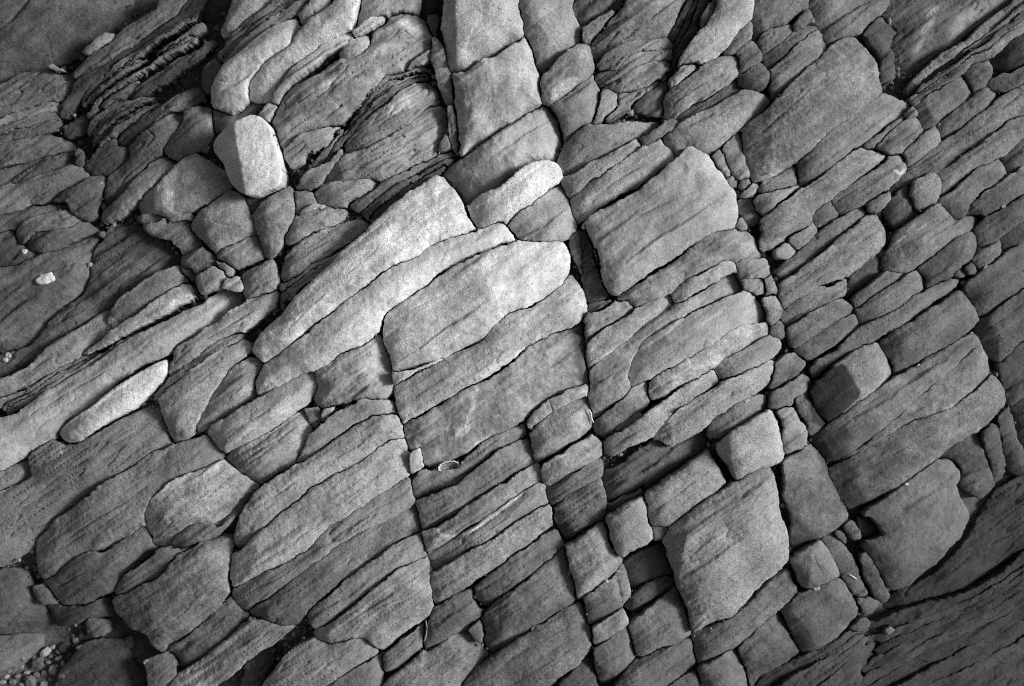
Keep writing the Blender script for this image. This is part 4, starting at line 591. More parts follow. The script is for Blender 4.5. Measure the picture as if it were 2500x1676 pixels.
# ------------------------------------------------------------------ hairline cracks and bedding partings inside the rocks
for tl_, wd_, dp_, ls_ in (
 ('A2',2.0,7,('215,800 240,700 310,620 420,560 560,490 650,430','300,940 400,900 520,860 640,840','430,780 560,740 700,700 770,640','480,980 560,930 640,870',
   '690,1030 760,1000 880,950 1000,880 1100,800 1200,720','930,540 1050,500 1180,440','980,790 1060,660 1180,580 1250,580 1240,640 1140,730 1000,800','560,640 660,560 800,500','350,700 470,620 600,570','1080,200 1150,260 1250,290','620,1180 800,1120 960,1060 1150,990','900,1180 1050,1100 1250,1010')),
 ('A3',1.8,6,('760,240 900,200 1050,190 1180,200','800,140 960,60 1100,-20','930,420 1060,370 1200,340','800,560 1000,440 1150,420','760,330 860,260 980,230','1250,700 1400,600 1600,500','600,1120 800,1010 960,920','640,1230 800,1110 1000,1000','620,1400 800,1270 1000,1150 1150,1060','1350,860 1550,760 1750,690','1000,1480 1250,1360 1500,1270')),
 ('A1',1.8,6,('-40,740 150,680 300,620 430,560','-40,830 120,760 260,710','-40,1030 200,990 450,960','-40,1290 200,1240 450,1160','-40,1440 200,1360 430,1270','640,430 800,330 960,230 1100,120','1000,880 1060,930 1000,1010','980,1090 1120,980 1240,860','760,1330 860,1200 1000,1080','200,540 330,520 440,540','1480,540 1530,555 1590,550')),
 ('A4',1.6,6,('1250,420 1450,300 1650,150 1800,50','1300,520 1500,400 1700,260 1960,100','1130,260 1240,170 1400,60','1220,1140 1450,1000 1700,820 1950,640','1450,1130 1650,990 1850,880','320,1390 560,1240 800,1090','700,1370 900,1240 1100,1130','520,1170 720,1010 900,880 1080,740','650,160 800,60 950,-20','180,900 400,700 620,500','1650,1330 1800,1230 1950,1160')),
 ('B1',1.6,6,('60,590 200,520 400,440 560,380','-20,900 150,840 300,740','260,1000 420,860 640,700 850,560','700,600 860,480 1040,360','100,1280 300,1150 560,980','200,1440 450,1290 700,1150 960,1010','1300,980 1480,880 1700,740','1380,80 1500,130 1640,150')),
 ('E1',1.6,6,('300,950 480,830 700,700 900,590','60,1150 300,1000 560,860','120,1280 330,1130 500,1010','1150,400 1300,280 1480,130','420,1330 640,1180 850,1060 1000,950','320,1430 560,1280 760,1190','1480,620 1650,530 1850,420')),
 ('B2',1.6,4,('300,830 500,640 700,470 900,300','1120,720 1300,640 1480,540','1200,1330 1400,1230 1600,1130 1800,1000','1500,1400 1700,1290 1900,1190 2200,1050','600,1250 750,1190 900,1150')),
 ('C2',1.8,6,('300,1000 480,940 700,790 1050,660','650,1160 900,990 1180,870','120,650 330,500 560,360 800,230','60,1080 300,930 520,760 800,560','1250,760 1450,640 1700,470 1930,330','1300,930 1500,790 1750,620','1330,1060 1550,900 1800,730','1330,1230 1560,1080 1800,920')),
 ('D2',1.8,6,('860,1000 1000,900 1200,800','600,1200 780,1080 1000,940','1700,940 1880,820 2080,670','1720,1130 1900,1020 2150,860','300,1460 450,1380 640,1330','1100,1540 1280,1420 1450,1320')),
 ('D3',1.6,5,('50,1440 300,1290 560,1150','150,1560 400,1400 640,1260','1000,1270 1150,1170 1330,1080','1480,1320 1680,1200 1900,1010','900,1560 1100,1470 1350,1370')),
 ('B3',1.6,5,('720,1220 850,1150 960,1080','1000,560 1250,440 1500,300 1700,250','1060,1030 1300,900 1550,760 1800,700','1180,1230 1400,1100 1700,940','850,1640 1050,1520 1350,1340','700,830 820,760 920,700','1640,1040 1780,1000 1900,950')),
 ('B4',1.6,5,('400,620 600,480 800,340 1000,200','1100,330 1300,180 1450,80','1100,960 1300,830 1560,690','1700,620 1850,520 2000,420','1720,850 1850,760 2000,640','1350,480 1480,370 1620,270','620,1080 800,960 1000,860','700,1500 1000,1290 1300,1130 1600,980')),
 ('C4',1.6,5,('720,520 900,420 1150,260 1400,130','1000,760 1200,640 1450,520','1000,1030 1250,900 1500,760','420,450 520,420 620,480','430,1420 600,1330 780,1290','520,1000 560,1080 600,1150')),
 ('C3',1.8,5,('1300,900 1500,760 1700,640 1950,520','1360,1330 1600,1200 1850,1000','1120,700 1300,560 1480,430','560,1040 680,960 800,880','480,720 620,640 760,570','850,520 1000,430 1200,330')),
 ('C1',1.6,5,('380,900 560,800 760,680','820,1060 1000,960 1200,850 1450,740','1000,1220 1200,1100 1450,920','-20,1020 100,960 200,960','1300,1560 1480,1430 1700,1260'))):
    for s_ in ls_: GR(tl_, s_, wd_ * .75, dp_ * .8)
# ------------------------------------------------------------------ building the rocks
STEP = 2.7; M = 45.0
X0, Y0, X1, Y1 = -200.0, -200.0, 2700.0, 1880.0
gx = np.arange(X0, X1, STEP); gy = np.arange(Y0, Y1, STEP)
GXX, GYY = np.meshgrid(gx, gy)
WX = GXX + 3.4 * noise(GXX / 46, GYY / 46) + 2.1 * noise(GXX / 15 + 7, GYY / 15) + 1.1 * noise(GXX / 6, GYY / 6 + 3)
WY = GYY + 3.2 * noise(GXX / 46 + 31, GYY / 46) + 2.1 * noise(GXX / 15, GYY / 15 + 19) + 1.1 * noise(GXX / 6 + 5, GYY / 6)
HMM = CAM_H * 1000
best1 = np.full(GXX.shape, -M); best2 = np.full(GXX.shape, -M); arg1 = np.full(GXX.shape, -1)
for i, p in enumerate(PIECES):
    poly = p['poly'].copy()
    ro_ = np.random.default_rng(i * 7 + 1).uniform(0, 125, 4)          # the rocks run on past the edge of the view
    poly[:, 0] += np.where(poly[:, 0] < -30, -ro_[0], 0) + np.where(poly[:, 0] > 2530, ro_[1], 0)
    poly[:, 1] += np.where(poly[:, 1] < -30, -ro_[2], 0) + np.where(poly[:, 1] > 1706, ro_[3], 0)
    c = poly.mean(0)
    zb = float(lie(c[0], c[1]))
    zk = p['z'] if p['zk'] is None else p['zk']
    k = (HMM - zb - zk) / (HMM - zb)
    p['k'] = k
    poly = np.array([1250, 838]) + (poly - np.array([1250, 838])) * k
    p['c'] = poly.mean(0)
    d = poly - p['c']
    ev, V = np.linalg.eigh(d.T @ d)
    if p['ang'] is None:
        p['ang'] = math.atan2(V[1, 1], V[0, 1]) if ev[1] > 2.2 * ev[0] else math.radians(-34)
        if math.cos(p['ang']) < 0: p['ang'] += math.pi
        if abs(p['ang'] + math.radians(34)) > math.radians(35): p['ang'] = math.radians(-34)
    poly = chaikin(poly, 2, 4.5)
    j0 = max(int((poly[:, 0].min() - M - X0) / STEP), 0); j1 = min(int((poly[:, 0].max() + M - X0) / STEP) + 2, len(gx))
    i0 = max(int((poly[:, 1].min() - M - Y0) / STEP), 0); i1 = min(int((poly[:, 1].max() + M - Y0) / STEP) + 2, len(gy))
    sl = (slice(i0, i1), slice(j0, j1))
    wf = .45 if p['free'] else 1.0
    dd = np.maximum(sdf(poly, GXX[sl] + wf * (WX[sl] - GXX[sl]), GYY[sl] + wf * (WY[sl] - GYY[sl])), -M)
    p['sl'] = sl; p['d'] = dd
    b1 = best1[sl]; b2 = best2[sl]; a1 = arg1[sl]
    up = dd > b1
    b2[:] = np.where(up, b1, np.maximum(b2, dd)); a1[:] = np.where(up, i, a1); b1[:] = np.where(up, dd, b1)

HEIGHT = np.full(GXX.shape, -70.0)           # height of the rock tops above the lie, for setting pebbles down

def mesh_object(name, verts, faces, uvs, attr, parent=None, mat=None, smooth=True):
    """verts world/local (n,3); faces (m,4) or list; uvs per vertex; attr per vertex (n,3)"""
    me = bpy.data.meshes.new(name)
    nv = len(verts); nf = len(faces)
    me.vertices.add(nv); me.vertices.foreach_set('co', np.asarray(verts, np.float32).ravel())
    fl = np.asarray(faces, np.int32); k = fl.shape[1]
    me.loops.add(nf * k); me.loops.foreach_set('vertex_index', fl.ravel())
    me.polygons.add(nf); me.polygons.foreach_set('loop_start', np.arange(0, nf * k, k, dtype=np.int32))
    me.polygons.foreach_set('loop_total', np.full(nf, k, np.int32))
    me.polygons.foreach_set('use_smooth', np.full(nf, smooth, bool))
    ul = me.uv_layers.new(name='bedding'); ul.data.foreach_set('uv', np.asarray(uvs, np.float32)[fl.ravel()].ravel())
    ca = me.attributes.new('rock', 'FLOAT_COLOR', 'POINT')
    if attr.shape[1] == 3: attr = np.c_[attr, np.ones(nv)]
    ca.data.foreach_set('color', attr.astype(np.float32).ravel())
    me.update(calc_edges=True); me.validate()
    me.materials.append(mat or ROCK)
    o = bpy.data.objects.new(name, me); col.objects.link(o)
    if parent: o.parent = parent
    return o

from collections import deque
def largest(m):                              # the biggest connected patch of a mask
    lab = np.zeros(m.shape, np.int32); best = (0, 0); n = 0
    H_, W_ = m.shape
    ml = m.tolist(); ll = [[0] * W_ for _ in range(H_)]
    for y, x in zip(*np.nonzero(m)):
        if ll[y][x]: continue
        n += 1; cnt = 0; dq = [(int(y), int(x))]; ll[y][x] = n
        while dq:
            a, b = dq.pop(); cnt += 1
            for c, e in ((a + 1, b), (a - 1, b), (a, b + 1), (a, b - 1)):
                if 0 <= c < H_ and 0 <= e < W_ and ml[c][e] and not ll[c][e]:
                    ll[c][e] = n; dq.append((c, e))
        if cnt > best[0]: best = (cnt, n)
    return np.array(ll, np.int32) == best[1] if n else m
def build_piece(i, name, parent=None, origin=None):
    p = PIECES[i]; sl = p['sl']; d = p['d']
    rs = np.random.default_rng(1000 + i)
    other = np.where(arg1[sl] == i, best2[sl], best1[sl])
    X = GXX[sl]; Y = GYY[sl]
    wv = p['w'] * np.clip(.5 + 1.9 * noise(X / 110 + 11, Y / 110) + .8 * noise(X / 34, Y / 34 + 8), -.35, 2.6)
    ca, sa = math.cos(p['ang']), math.sin(p['ang'])
    jy, jx = np.gradient(np.minimum((d - other) * .5, d + p['g']), STEP)
    across = np.clip(np.abs(jx * ca + jy * sa) / (np.hypot(jx, jy) + 1e-6) * 1.5 - .6, 0, 1)   # joints that cut the bedding gape more
    wv = wv + across * 1.4 * min(p['w'] / 1.25, 1) * np.clip(.75 + 1.2 * noise(X / 80 + 3, Y / 80), .1, 1.8)
    wv = wv + p['gap'] * np.clip(1 + noise(X / 50, Y / 50), .3, 2)
    e = d - p['w'] if p['free'] else np.minimum((d - other) * .5, d + p['g']) - wv
    ins = largest(e > 0)
    e = np.where(ins, e, np.minimum(e, -.01))
    q = ins[:-1, :-1] | ins[1:, :-1] | ins[:-1, 1:] | ins[1:, 1:]
    if not q.any(): return None
    # move the outer ring of grid points onto the outline
    gyy, gxx = np.gradient(e, STEP)
    g2 = gxx ** 2 + gyy ** 2 + 1e-3
    mv = np.where(e < 0, -e, 0); lim = 1.6 * STEP
    sx = np.clip(mv * gxx / g2, -lim, lim); sy = np.clip(mv * gyy / g2, -lim, lim)
    PX = X + sx; PY = Y + sy
    ee = np.maximum(e, 0)
    ca, sa = math.cos(p['ang']), math.sin(p['ang'])
    U = (PX - p['c'][0]) * ca + (PY - p['c'][1]) * sa
    V = -(PX - p['c'][0]) * sa + (PY - p['c'][1]) * ca
    emax = float(e.max())
    gl = np.sqrt(g2)
    roll = (gxx * sa - gyy * ca) / gl                # +1 on the lower right rims, where the beds roll over
    r = min(p['r'] * (.3 if p['r'] < 40 else .4), .7 * emax + .5) * np.clip(.8 + 1.3 * noise(PX / 55 + i, PY / 55), .12, 2) * (.35 + .75 * np.clip(.5 + .5 * roll, 0, 1))
    r = np.maximum(r, .6)
    t = 1 - np.clip(ee / r, 0, 1)
    prof = r * (1 - np.sqrt(np.maximum(1 - t * t, 0))) * .85 + .3 * r * np.exp(-ee / (2.2 * r))
    vr = float(np.ptp(V[ins])) + 1
    sh = min(rs.uniform(.03, .12), 14 / vr) if p['tilt'] is None else 0.0
    tl = p['tilt'] or (rs.uniform(-.05, .025) - sa * sh, rs.uniform(-.03, .03) + ca * sh)
    s1, s2 = rs.uniform(0, 200, 2)
    h = p['z'] + tl[0] * (PX - p['c'][0]) + tl[1] * (PY - p['c'][1]) - prof
    lam = p['lam']
    dome = min(p['wild'], 1) * .15 * min(emax, 90) * min(p['r'] / 14, 1.5)
    h -= dome * np.clip(1 - ee / (emax + 1), 0, 1) ** 2
    tmask = ins
    umin, umax = U[ins].min(), U[ins].max(); un = (2 * U - umin - umax) / (umax - umin + 1)
    vn_ = (V - V[ins].min()) / (np.ptp(V[ins]) + 1)
    h -= min(p['wild'], 1) * (min(.11 * (umax - umin), 26) * np.clip(np.abs(un), 0, 1.2) ** 2.4 + min(.15 * vr, 17) * np.clip(vn_ - .55, 0, .6) ** 2 / .2)
    ox_, oy_ = 1250, 838
    for ft, fx, fy, fa, fs in p['facets']:
        qx, qy = TILE[ft][0] + fx / 2.8, TILE[ft][1] + fy / 2.8
        qx, qy = 1250 + (qx - 1250) * p['k'], 838 + (qy - 838) * p['k']
        fd = (PX - qx) * math.cos(math.radians(fa)) + (PY - qy) * math.sin(math.radians(fa))
        h -= fs * (np.sqrt(np.maximum(fd, 0) ** 2 + 9) - 3) * (fd > 0)
    for _ in range(0 if p['facets'] else 2 if emax > 22 else 1):   # broken facets along the rims
        th = rs.uniform(0, 2 * math.pi); dirx, diry = math.cos(th), math.sin(th)
        tt = (PX - p['c'][0]) * dirx + (PY - p['c'][1]) * diry + 6 * noise(PX / 50 + s1, PY / 50)
        sup = np.percentile(tt[tmask], 98); s_ = rs.uniform(.08, .32)
        cut = s_ * np.maximum(tt - sup + rs.uniform(.25, .9) * min(emax * 1.1, 60), 0)
        h -= np.minimum(cut, 26)
    vmin, vmax = V[tmask].min(), V[tmask].max()
    ns = int((vmax - vmin) / 30 * lam + rs.random())
    for _ in range(ns):                      # thin bedding steps
        v0 = rs.uniform(vmin, vmax); u0 = rs.uniform(U[tmask].min(), U[tmask].max()); ul = rs.uniform(40, 190)
        q_ = (V - v0 + 7 * noise(U / 80 + v0, V / 80) + 2.5 * noise(U / 22 + v0, V / 22)) / 1.5
        fade = np.exp(-((U - u0) / ul) ** 4)
        am = rs.uniform(1.2, 3.8) * (1 if rs.random() < .25 else -1)
        h += am * fade * np.tanh(q_) - rs.uniform(0, 2.2) * fade * np.exp(-q_ * q_)
    h += p['wild'] * (6 * noise(U / 170 + s1, V / 75 + s2) + 9 * noise(PX / 190, PY / 150) + 3.4 * noise(U / 60 + s2, V / 28 + s1))
    h += lam * (2.5 * noise(U / 140 + s1, V / 16 + s2) + 1.2 * noise(U / 70 + s2, V / 6.5 + s1))
    ridge = 1 - np.abs(noise(U / 190 + s2, V / 22 + s1)) * 2.2
    h -= lam * 4.0 * np.clip(ridge - .86, 0, 1) / .14 * (noise(U / 120 + 9 + s1, V / 120) > -.05)
    h += (.4 + .7 * rs.random()) * noise(PX / 12, PY / 12) + (.15 + .5 * rs.random()) * noise(PX / 5.6, PY / 5.6)
    FX = 1250 + (PX - 1250) / p['k']; FY = 838 + (PY - 838) / p['k']
    for line, wd, dp in GROOVES:
        if line[:, 0].min() > FX.max() or line[:, 0].max() < FX.min() or line[:, 1].min() > FY.max() or line[:, 1].max() < FY.min(): continue
        dist = seg_dist(line, FX + 1.5 * noise(FX / 18, FY / 18), FY + 1.5 * noise(FX / 18 + 5, FY / 18))
        h -= dp * np.exp(-(dist / wd) ** 2) * np.clip(.75 + 1.1 * noise(FX / 45 + wd, FY / 45), .1, 1.3)
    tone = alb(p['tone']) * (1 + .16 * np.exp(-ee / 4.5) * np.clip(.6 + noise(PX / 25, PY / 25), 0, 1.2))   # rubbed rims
    for poly, tv, soft in STAINS:
        if poly[:, 0].min() > FX.max() or poly[:, 0].max() < FX.min() or poly[:, 1].min() > FY.max() or poly[:, 1].max() < FY.min(): continue
        sd_ = sdf(poly, FX + 5 * noise(FX / 30, FY / 30) * min(soft / 4, 1) + 2 * noise(FX / 9, FY / 9), FY + 5 * noise(FX / 30 + 4, FY / 30) * min(soft / 4, 1))
        f = np.clip(sd_ / soft * .5 + .5, 0, 1); f = f * f * (3 - 2 * f)
        tone = tone * (1 - f) + tv * f
    hs = HEIGHT[sl]; hs[ins] = np.maximum(hs[ins], h[ins])
    # collect faces
    idx = np.full(X.shape, -1); 
    qi, qj = np.nonzero(q)
    quad = np.stack([qi * X.shape[1] + qj, (qi + 1) * X.shape[1] + qj, (qi + 1) * X.shape[1] + qj + 1, qi * X.shape[1] + qj + 1], 1)
    used, inv = np.unique(quad, return_inverse=True); quad = inv.reshape(quad.shape)
    f_ = lambda a: a.ravel()[used]
    vx, vy, vh, vt = f_(PX), f_(PY), f_(h), f_(tone)
    vu, vv = f_(U), f_(V)
    n = len(used)
    ed = np.concatenate([quad[:, [a, (a + 1) % 4]] for a in range(4)])
    key = ed[:, 0].astype(np.int64) * n + ed[:, 1]; rev = ed[:, 1].astype(np.int64) * n + ed[:, 0]
    bd = ed[~np.isin(key, rev)]
    bv = np.unique(bd); loc = np.full(n, -1); loc[bv] = np.arange(len(bv))
    cx, cy = p['c']
    rings = [(.12, 0.0), (.4, .9), (1.0, 2.2)]
    allx, ally, allh, allt, allu, allv = [vx], [vy], [vh], [vt], [vu], [vv]
    faces = [quad]; prev = bv.copy(); base = n
    gxv, gyv = f_(gxx)[bv], f_(gyy)[bv]; gn = np.hypot(gxv, gyv) + 1e-6
    for fr, inset in rings:
        wob = inset * (.6 + 1.4 * noise(vx[bv] / 14 + fr * 9, vy[bv] / 14))
        allx.append(vx[bv] + gxv / gn * wob); ally.append(vy[bv] + gyv / gn * wob)
        allh.append(vh[bv] - fr * p['depth']); allt.append(vt[bv]); allu.append(vu[bv]); allv.append(vv[bv] + fr * p['depth'])
        cur = base + np.arange(len(bv))
        lookp = np.full(n, -1); lookp[bv] = prev; lookc = np.full(n, -1); lookc[bv] = cur
        a, b = bd[:, 0], bd[:, 1]
        faces.append(np.stack([lookp[b], lookp[a], lookc[a], lookc[b]], 1))
        prev = cur; base += len(bv)
    ax, ay, ah = np.concatenate(allx), np.concatenate(ally), np.concatenate(allh)
    wx, wy, wz = to_world(ax, ay, ah)
    if origin is None:
        ox, oy, oz = (float(v) for v in to_world(np.array(cx), np.array(cy), np.array(p['z'] - 40.0)))
    else: ox, oy, oz = origin
    verts = np.stack([wx - ox, wy - oy, wz - oz], 1)
    uv = np.stack([np.concatenate(allu) / 85 + s1, np.concatenate(allv) / 6.5 + s2], 1)
    na = len(ax)
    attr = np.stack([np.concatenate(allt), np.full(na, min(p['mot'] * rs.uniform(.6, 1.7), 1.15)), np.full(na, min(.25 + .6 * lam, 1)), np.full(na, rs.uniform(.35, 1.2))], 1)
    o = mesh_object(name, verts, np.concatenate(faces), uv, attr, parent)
    if parent is None: o.location = (ox, oy, oz)
    return o

for name, label, cat, ids in THINGS:
    if len(ids) == 1:
        o = build_piece(ids[0], name)
        if o is None: print('EMPTY', label); continue
        o['label'] = label; o['category'] = cat
        continue
    cen = np.mean([PIECES[i]['c'] for i in ids], 0)
    org = tuple(float(v) for v in to_world(np.array(cen[0]), np.array(cen[1]), np.array(-60.0)))
    e_ = bpy.data.objects.new(name, None); col.objects.link(e_)
    e_.location = org; e_.empty_display_size = .05
    e_['label'] = label; e_['category'] = cat
    for i in ids:
        o = build_piece(i, PIECES[i]['part'], e_, org)
        if o is not None and PIECES[i]['plabel']: o['label'] = PIECES[i]['plabel']

# ------------------------------------------------------------------ bedrock under and around the blocks
bs_ = 9.0
bx = np.arange(-1500, 4000, bs_); by = np.arange(-1500, 3200, bs_)
BX, BY = np.meshgrid(bx, by)
outd = np.maximum(np.maximum(-50 - BX, BX - 2550), np.maximum(-50 - BY, BY - 1726))
ca, sa = math.cos(math.radians(-34)), math.sin(math.radians(-34))
U = BX * ca + BY * sa; V = -BX * sa + BY * ca
rise = np.clip(outd / 60, 0, 1)
BH = -72 + 52 * rise + (6 + 14 * rise) * noise(U / 260, V / 55) + (3 + 6 * rise) * noise(U / 140, V / 20) + 3 * noise(BX / 30, BY / 30)
BH -= rise * 14 * np.clip(1 - np.abs(noise(U / 420, V / 95)) * 9, 0, 1)
wx, wy, wz = to_world(BX.ravel(), BY.ravel(), BH.ravel())
ny, nx = BX.shape
a = (np.arange(ny - 1)[:, None] * nx + np.arange(nx - 1)[None]).ravel()
bed = mesh_object('bedrock', np.stack([wx, wy, wz], 1), np.stack([a, a + nx, a + nx + 1, a + 1], 1),
                  np.stack([U.ravel() / 85, V.ravel() / 6.5], 1), np.c_[(alb(66) + (alb(95) - alb(66)) * rise).ravel(), np.tile([.8, .8], (BX.size, 1))])
bed['kind'] = 'structure'

# ------------------------------------------------------------------ pebbles and shells
def icosphere(n):
    t = (1 + 5 ** .5) / 2
    v = [(-1, t, 0), (1, t, 0), (-1, -t, 0), (1, -t, 0), (0, -1, t), (0, 1, t), (0, -1, -t), (0, 1, -t), (t, 0, -1), (t, 0, 1), (-t, 0, -1), (-t, 0, 1)]
    f = [(0, 11, 5), (0, 5, 1), (0, 1, 7), (0, 7, 10), (0, 10, 11), (1, 5, 9), (5, 11, 4), (11, 10, 2), (10, 7, 6), (7, 1, 8), (3, 9, 4), (3, 4, 2), (3, 2, 6), (3, 6, 8), (3, 8, 9), (4, 9, 5), (2, 4, 11), (6, 2, 10), (8, 6, 7), (9, 8, 1)]
    v = [np.array(p, float) / np.linalg.norm(p) for p in v]
    for _ in range(n):
        cache = {}; nf = []
        def mid(a, b):
            k = (min(a, b), max(a, b))
            if k not in cache:
                m = v[a] + v[b]; v.append(m / np.linalg.norm(m)); cache[k] = len(v) - 1
            return cache[k]
        for a, b, c in f:
            ab, bc, cc = mid(a, b), mid(b, c), mid(c, a)
            nf += [(a, ab, cc), (b, bc, ab), (c, cc, bc), (ab, bc, cc)]
        f = nf
    return np.array(v), np.array(f)
ICO_V, ICO_F = icosphere(3)
def ground(px, py, rad):
    j = (GXX - px) ** 2 + (GYY - py) ** 2 < max(rad, 4) ** 2
    hh = HEIGHT[j]
    if not len(hh): return -60.0
    return max(float(np.percentile(hh, 45)), float(hh.max()) - 26)
_pn = [0]
def pebble(label, tile, x, y, a, b, rot=0, tone=150, group=None, flat=.6, name='pebble', rough=.26, lift=.2):
    ox, oy = TILE[tile]; px, py = ox + x / 2.8, oy + y / 2.8; a /= 2.8; b /= 2.8
    _pn[0] += 1; s = _pn[0] * 3.7
    h = min(a, b) * flat
    z = ground(px, py, min(a, b)) + h * lift
    zb = float(lie(px, py)); k = (HMM - zb - z) / (HMM - zb)
    px = 1250 + (px - 1250) * k; py = 838 + (py - 838) * k
    v = ICO_V.copy()
    sq = np.sign(v) * np.abs(v) ** .85
    dis = 1 + rough * noise(v[:, 0] * 1.3 + s, v[:, 1] * 1.3 + v[:, 2]) + .04 * noise(v[:, 0] * 3.5 + s, v[:, 2] * 3.5 + v[:, 1] * 2)
    v = sq * dis[:, None] * np.array([a, b, h])
    c, sn = math.cos(math.radians(-rot)), math.sin(math.radians(-rot))
    X_ = px + v[:, 0] * c - v[:, 1] * sn; Y_ = py + v[:, 0] * sn + v[:, 1] * c
    wx, wy, wz = to_world(X_, Y_, z + v[:, 2])
    ox, oy, oz = (float(q) for q in to_world(np.array(px), np.array(py), np.array(z - h)))
    n = len(v)
    o = mesh_object(name, np.stack([wx - ox, wy - oy, wz - oz], 1), ICO_F[:, ::-1], np.stack([X_ / 60, Y_ / 8], 1), np.tile([alb(tone), .3, .1, .4], (n, 1)))
    o.location = (ox, oy, oz); o['label'] = label; o['category'] = 'pebble'
    if group: o['group'] = group
    return o
PEB = [
 ('smooth white oval pebble lying alone on the dark left slope','B1',313,508,60,36,15,198),
 ('small pale pebble under the twin-leaved block at left','B1',168,320,20,17,0,175),
 ('speckled pale pebble below the long grey finger at upper left','B1',780,128,17,24,10,175),
 ('tiny grey pebble in the crack right of the white oval pebble','B1',615,410,18,15,0,130),
 ('pale pebble at the left edge, upper of a touching pair','B1',55,1030,20,18,0,160),
 ('pale pebble at the left edge, lower of a touching pair','B1',40,1062,20,15,0,165),
 ('white pebble in the crack at the upper tip of the bright lozenge','B1',1190,985,17,12,30,205),
 ('pale grey pebble against the upper edge of the bright lozenge','B1',885,1150,25,15,30,170),
 ('little pale pebble at the foot of the long bright slab','B1',1672,1030,17,14,0,165),
 ('pale leaf-shaped pebble by the five-sided dark block','A1',680,1240,28,14,-45,170),
 ('tiny white pebble among the layers near the pale arched slabs','A1',1372,372,9,9,0,180),
 ('small grey pebble below the lower tip of the bright lozenge','E1',412,715,17,12,0,140),
 ('bright white elongated pebble at the left corner of the big slab','B3',637,142,32,14,60,240),
 ('small white pebble left of the bright elongated one by the big slab','B3',563,178,16,11,20,210),
 ('white sliver-like pebble in the crack above the central bright slab','B2',1640,318,46,13,30,238),
 ('pale pebble in the crack under the long layered bar','B3',1745,1342,20,13,20,150),
 ('tiny pale pebble in the crack under the rounded thick bar','B3',1410,1178,8,7,0,165),
 ('round white pebble in the joint right of the two-level slab','B4',272,605,20,15,20,235),
 ('small pale pebble at the right end of the brick-shaped block','B4',1602,880,11,9,0,170),
 ('tiny pale pebble under the middle of the brick-shaped block','B4',1240,1098,11,7,20,170),
 ('tiny pale pebble at the left corner of the biggest right block','B4',616,1530,10,6,0,185),
 ('small round pale pebble near the right edge in a bedding crack','A4',1818,1412,15,13,0,150),
 ('tiny pale pebble left of the two-bedded block','B4',782,640,9,7,0,160),
 ('small pale pebble below the finger-shaped stone','B4',1700,425,16,9,25,130),
 ('small dark pebble in the gap above the small upright block, upper right','A4',1388,847,14,14,0,110),
 ('tiny grey pebble at the upper corner of the mottled slab','A4',845,243,8,8,0,130),
 ('grey oval pebble stuck in the slot above the wide bottom slab','C3',300,1495,36,16,30,150),
 ('pale pebble in the crack left of the smooth pale-grey block, upper','C3',530,1120,9,19,0,160),
 ('pale pebble in the crack left of the smooth pale-grey block, lower','C3',548,1172,9,14,0,140),
 ('grey pebble in the crack under the smooth pale-grey block, leftmost','C3',745,1212,15,10,30,120),
 ('pale pebble in the crack under the smooth pale-grey block, middle','C3',788,1177,11,13,0,170),
 ('grey pebble in the crack under the smooth pale-grey block, rightmost','C3',858,1112,19,12,30,140),
 ('dark pebble in the crack under the smooth pale-grey block, second from right','C3',815,1145,13,9,30,110),
 ('tiny pebble in the lower joint beside the ribbed block','C3',655,1400,8,8,0,125),
 ('small pale pebble at the lower tip of the great rounded block','C3',1396,1550,13,9,10,140),
 ('tiny pebble on the lower edge of the great rounded block','C3',1502,1500,10,8,0,130),
 ('grey pebble under the heart-shaped block','C4',545,1226,22,16,10,150),
 ('tiny pale pebble at the foot of the small upright grey block, lower right','C4',468,240,10,8,0,170),
 ('small white pebble on the lower edge of the biggest right block','C4',1158,512,13,9,10,185),
 ('dark pebble in the cleft left of the pentagonal block','C4',870,862,15,15,0,92),
 ('small grey pebble in the wide crack above the bright-ended block','C2',858,1232,15,13,10,120),
 ('tiny pebble at the lower end of the long joint','C2',1236,1445,11,9,0,120),
 ('tiny white pebble in the middle of the long joint','C2',1175,780,7,10,0,190),
 ('white chip-like pebble in the shaly patch above the dark wedge','A3',1185,535,34,14,35,200),
 ('pale chip-like pebble in the crack between two blocks of the top column','A3',135,815,36,13,38,150),
 ('pale pebble in the crack beside the capped block, lower left','C1',183,853,18,25,0,130),
 ('grey oval pebble in the hollow below the tilted square block','C1',886,1262,32,42,0,100),
 ('small pale pebble at the left corner of the streaked low block','C1',995,1398,20,12,40,120),
]
for L_, tl, x, y, a_, b_, ro, tn in PEB: pebble(L_, tl, x, y, a_, b_, ro, tn)
HEAP = [(520,1260,22,28,20,175),(200,1340,26,19,-20,200),(312,1332,46,26,30,205),(402,1376,26,15,25,195),(432,1414,14,20,0,190),(362,1456,28,34,0,180),
 (185,1475,22,13,0,160),(45,1502,20,13,20,175),(140,1430,26,22,0,130),(546,1156,13,11,0,170),(516,1150,12,10,0,150),(300,1556,30,26,0,120),
 (258,1410,42,40,0,84),(446,1302,44,32,30,80),(205,1535,36,48,20,90),(150,1378,26,20,0,105),(500,1222,18,14,0,130),(330,1405,18,14,0,140),
 (120,1500,22,16,10,110),(85,1540,26,20,0,100),(20,1540,22,16,0,150),(250,1490,24,20,0,95),(395,1330,20,15,0,110),(360,1300,20,14,20,170),
 (480,1350,22,16,0,80),(560,1215,18,22,0,90),(100,1440,18,14,0,90),(300,1480,18,22,0,100),(420,1500,22,18,0,78),(150,1560,24,18,0,130),
 (540,1300,24,12,25,110),(230,1370,18,16,0,90),(280,1375,16,12,0,115),(470,1180,14,12,0,90),(350,1520,24,18,0,90),(60,1470,16,12,0,110),(385,1430,14,12,0,200),(225,1440,16,12,0,100),(500,1290,14,12,0,100),(345,1365,14,10,10,120)]
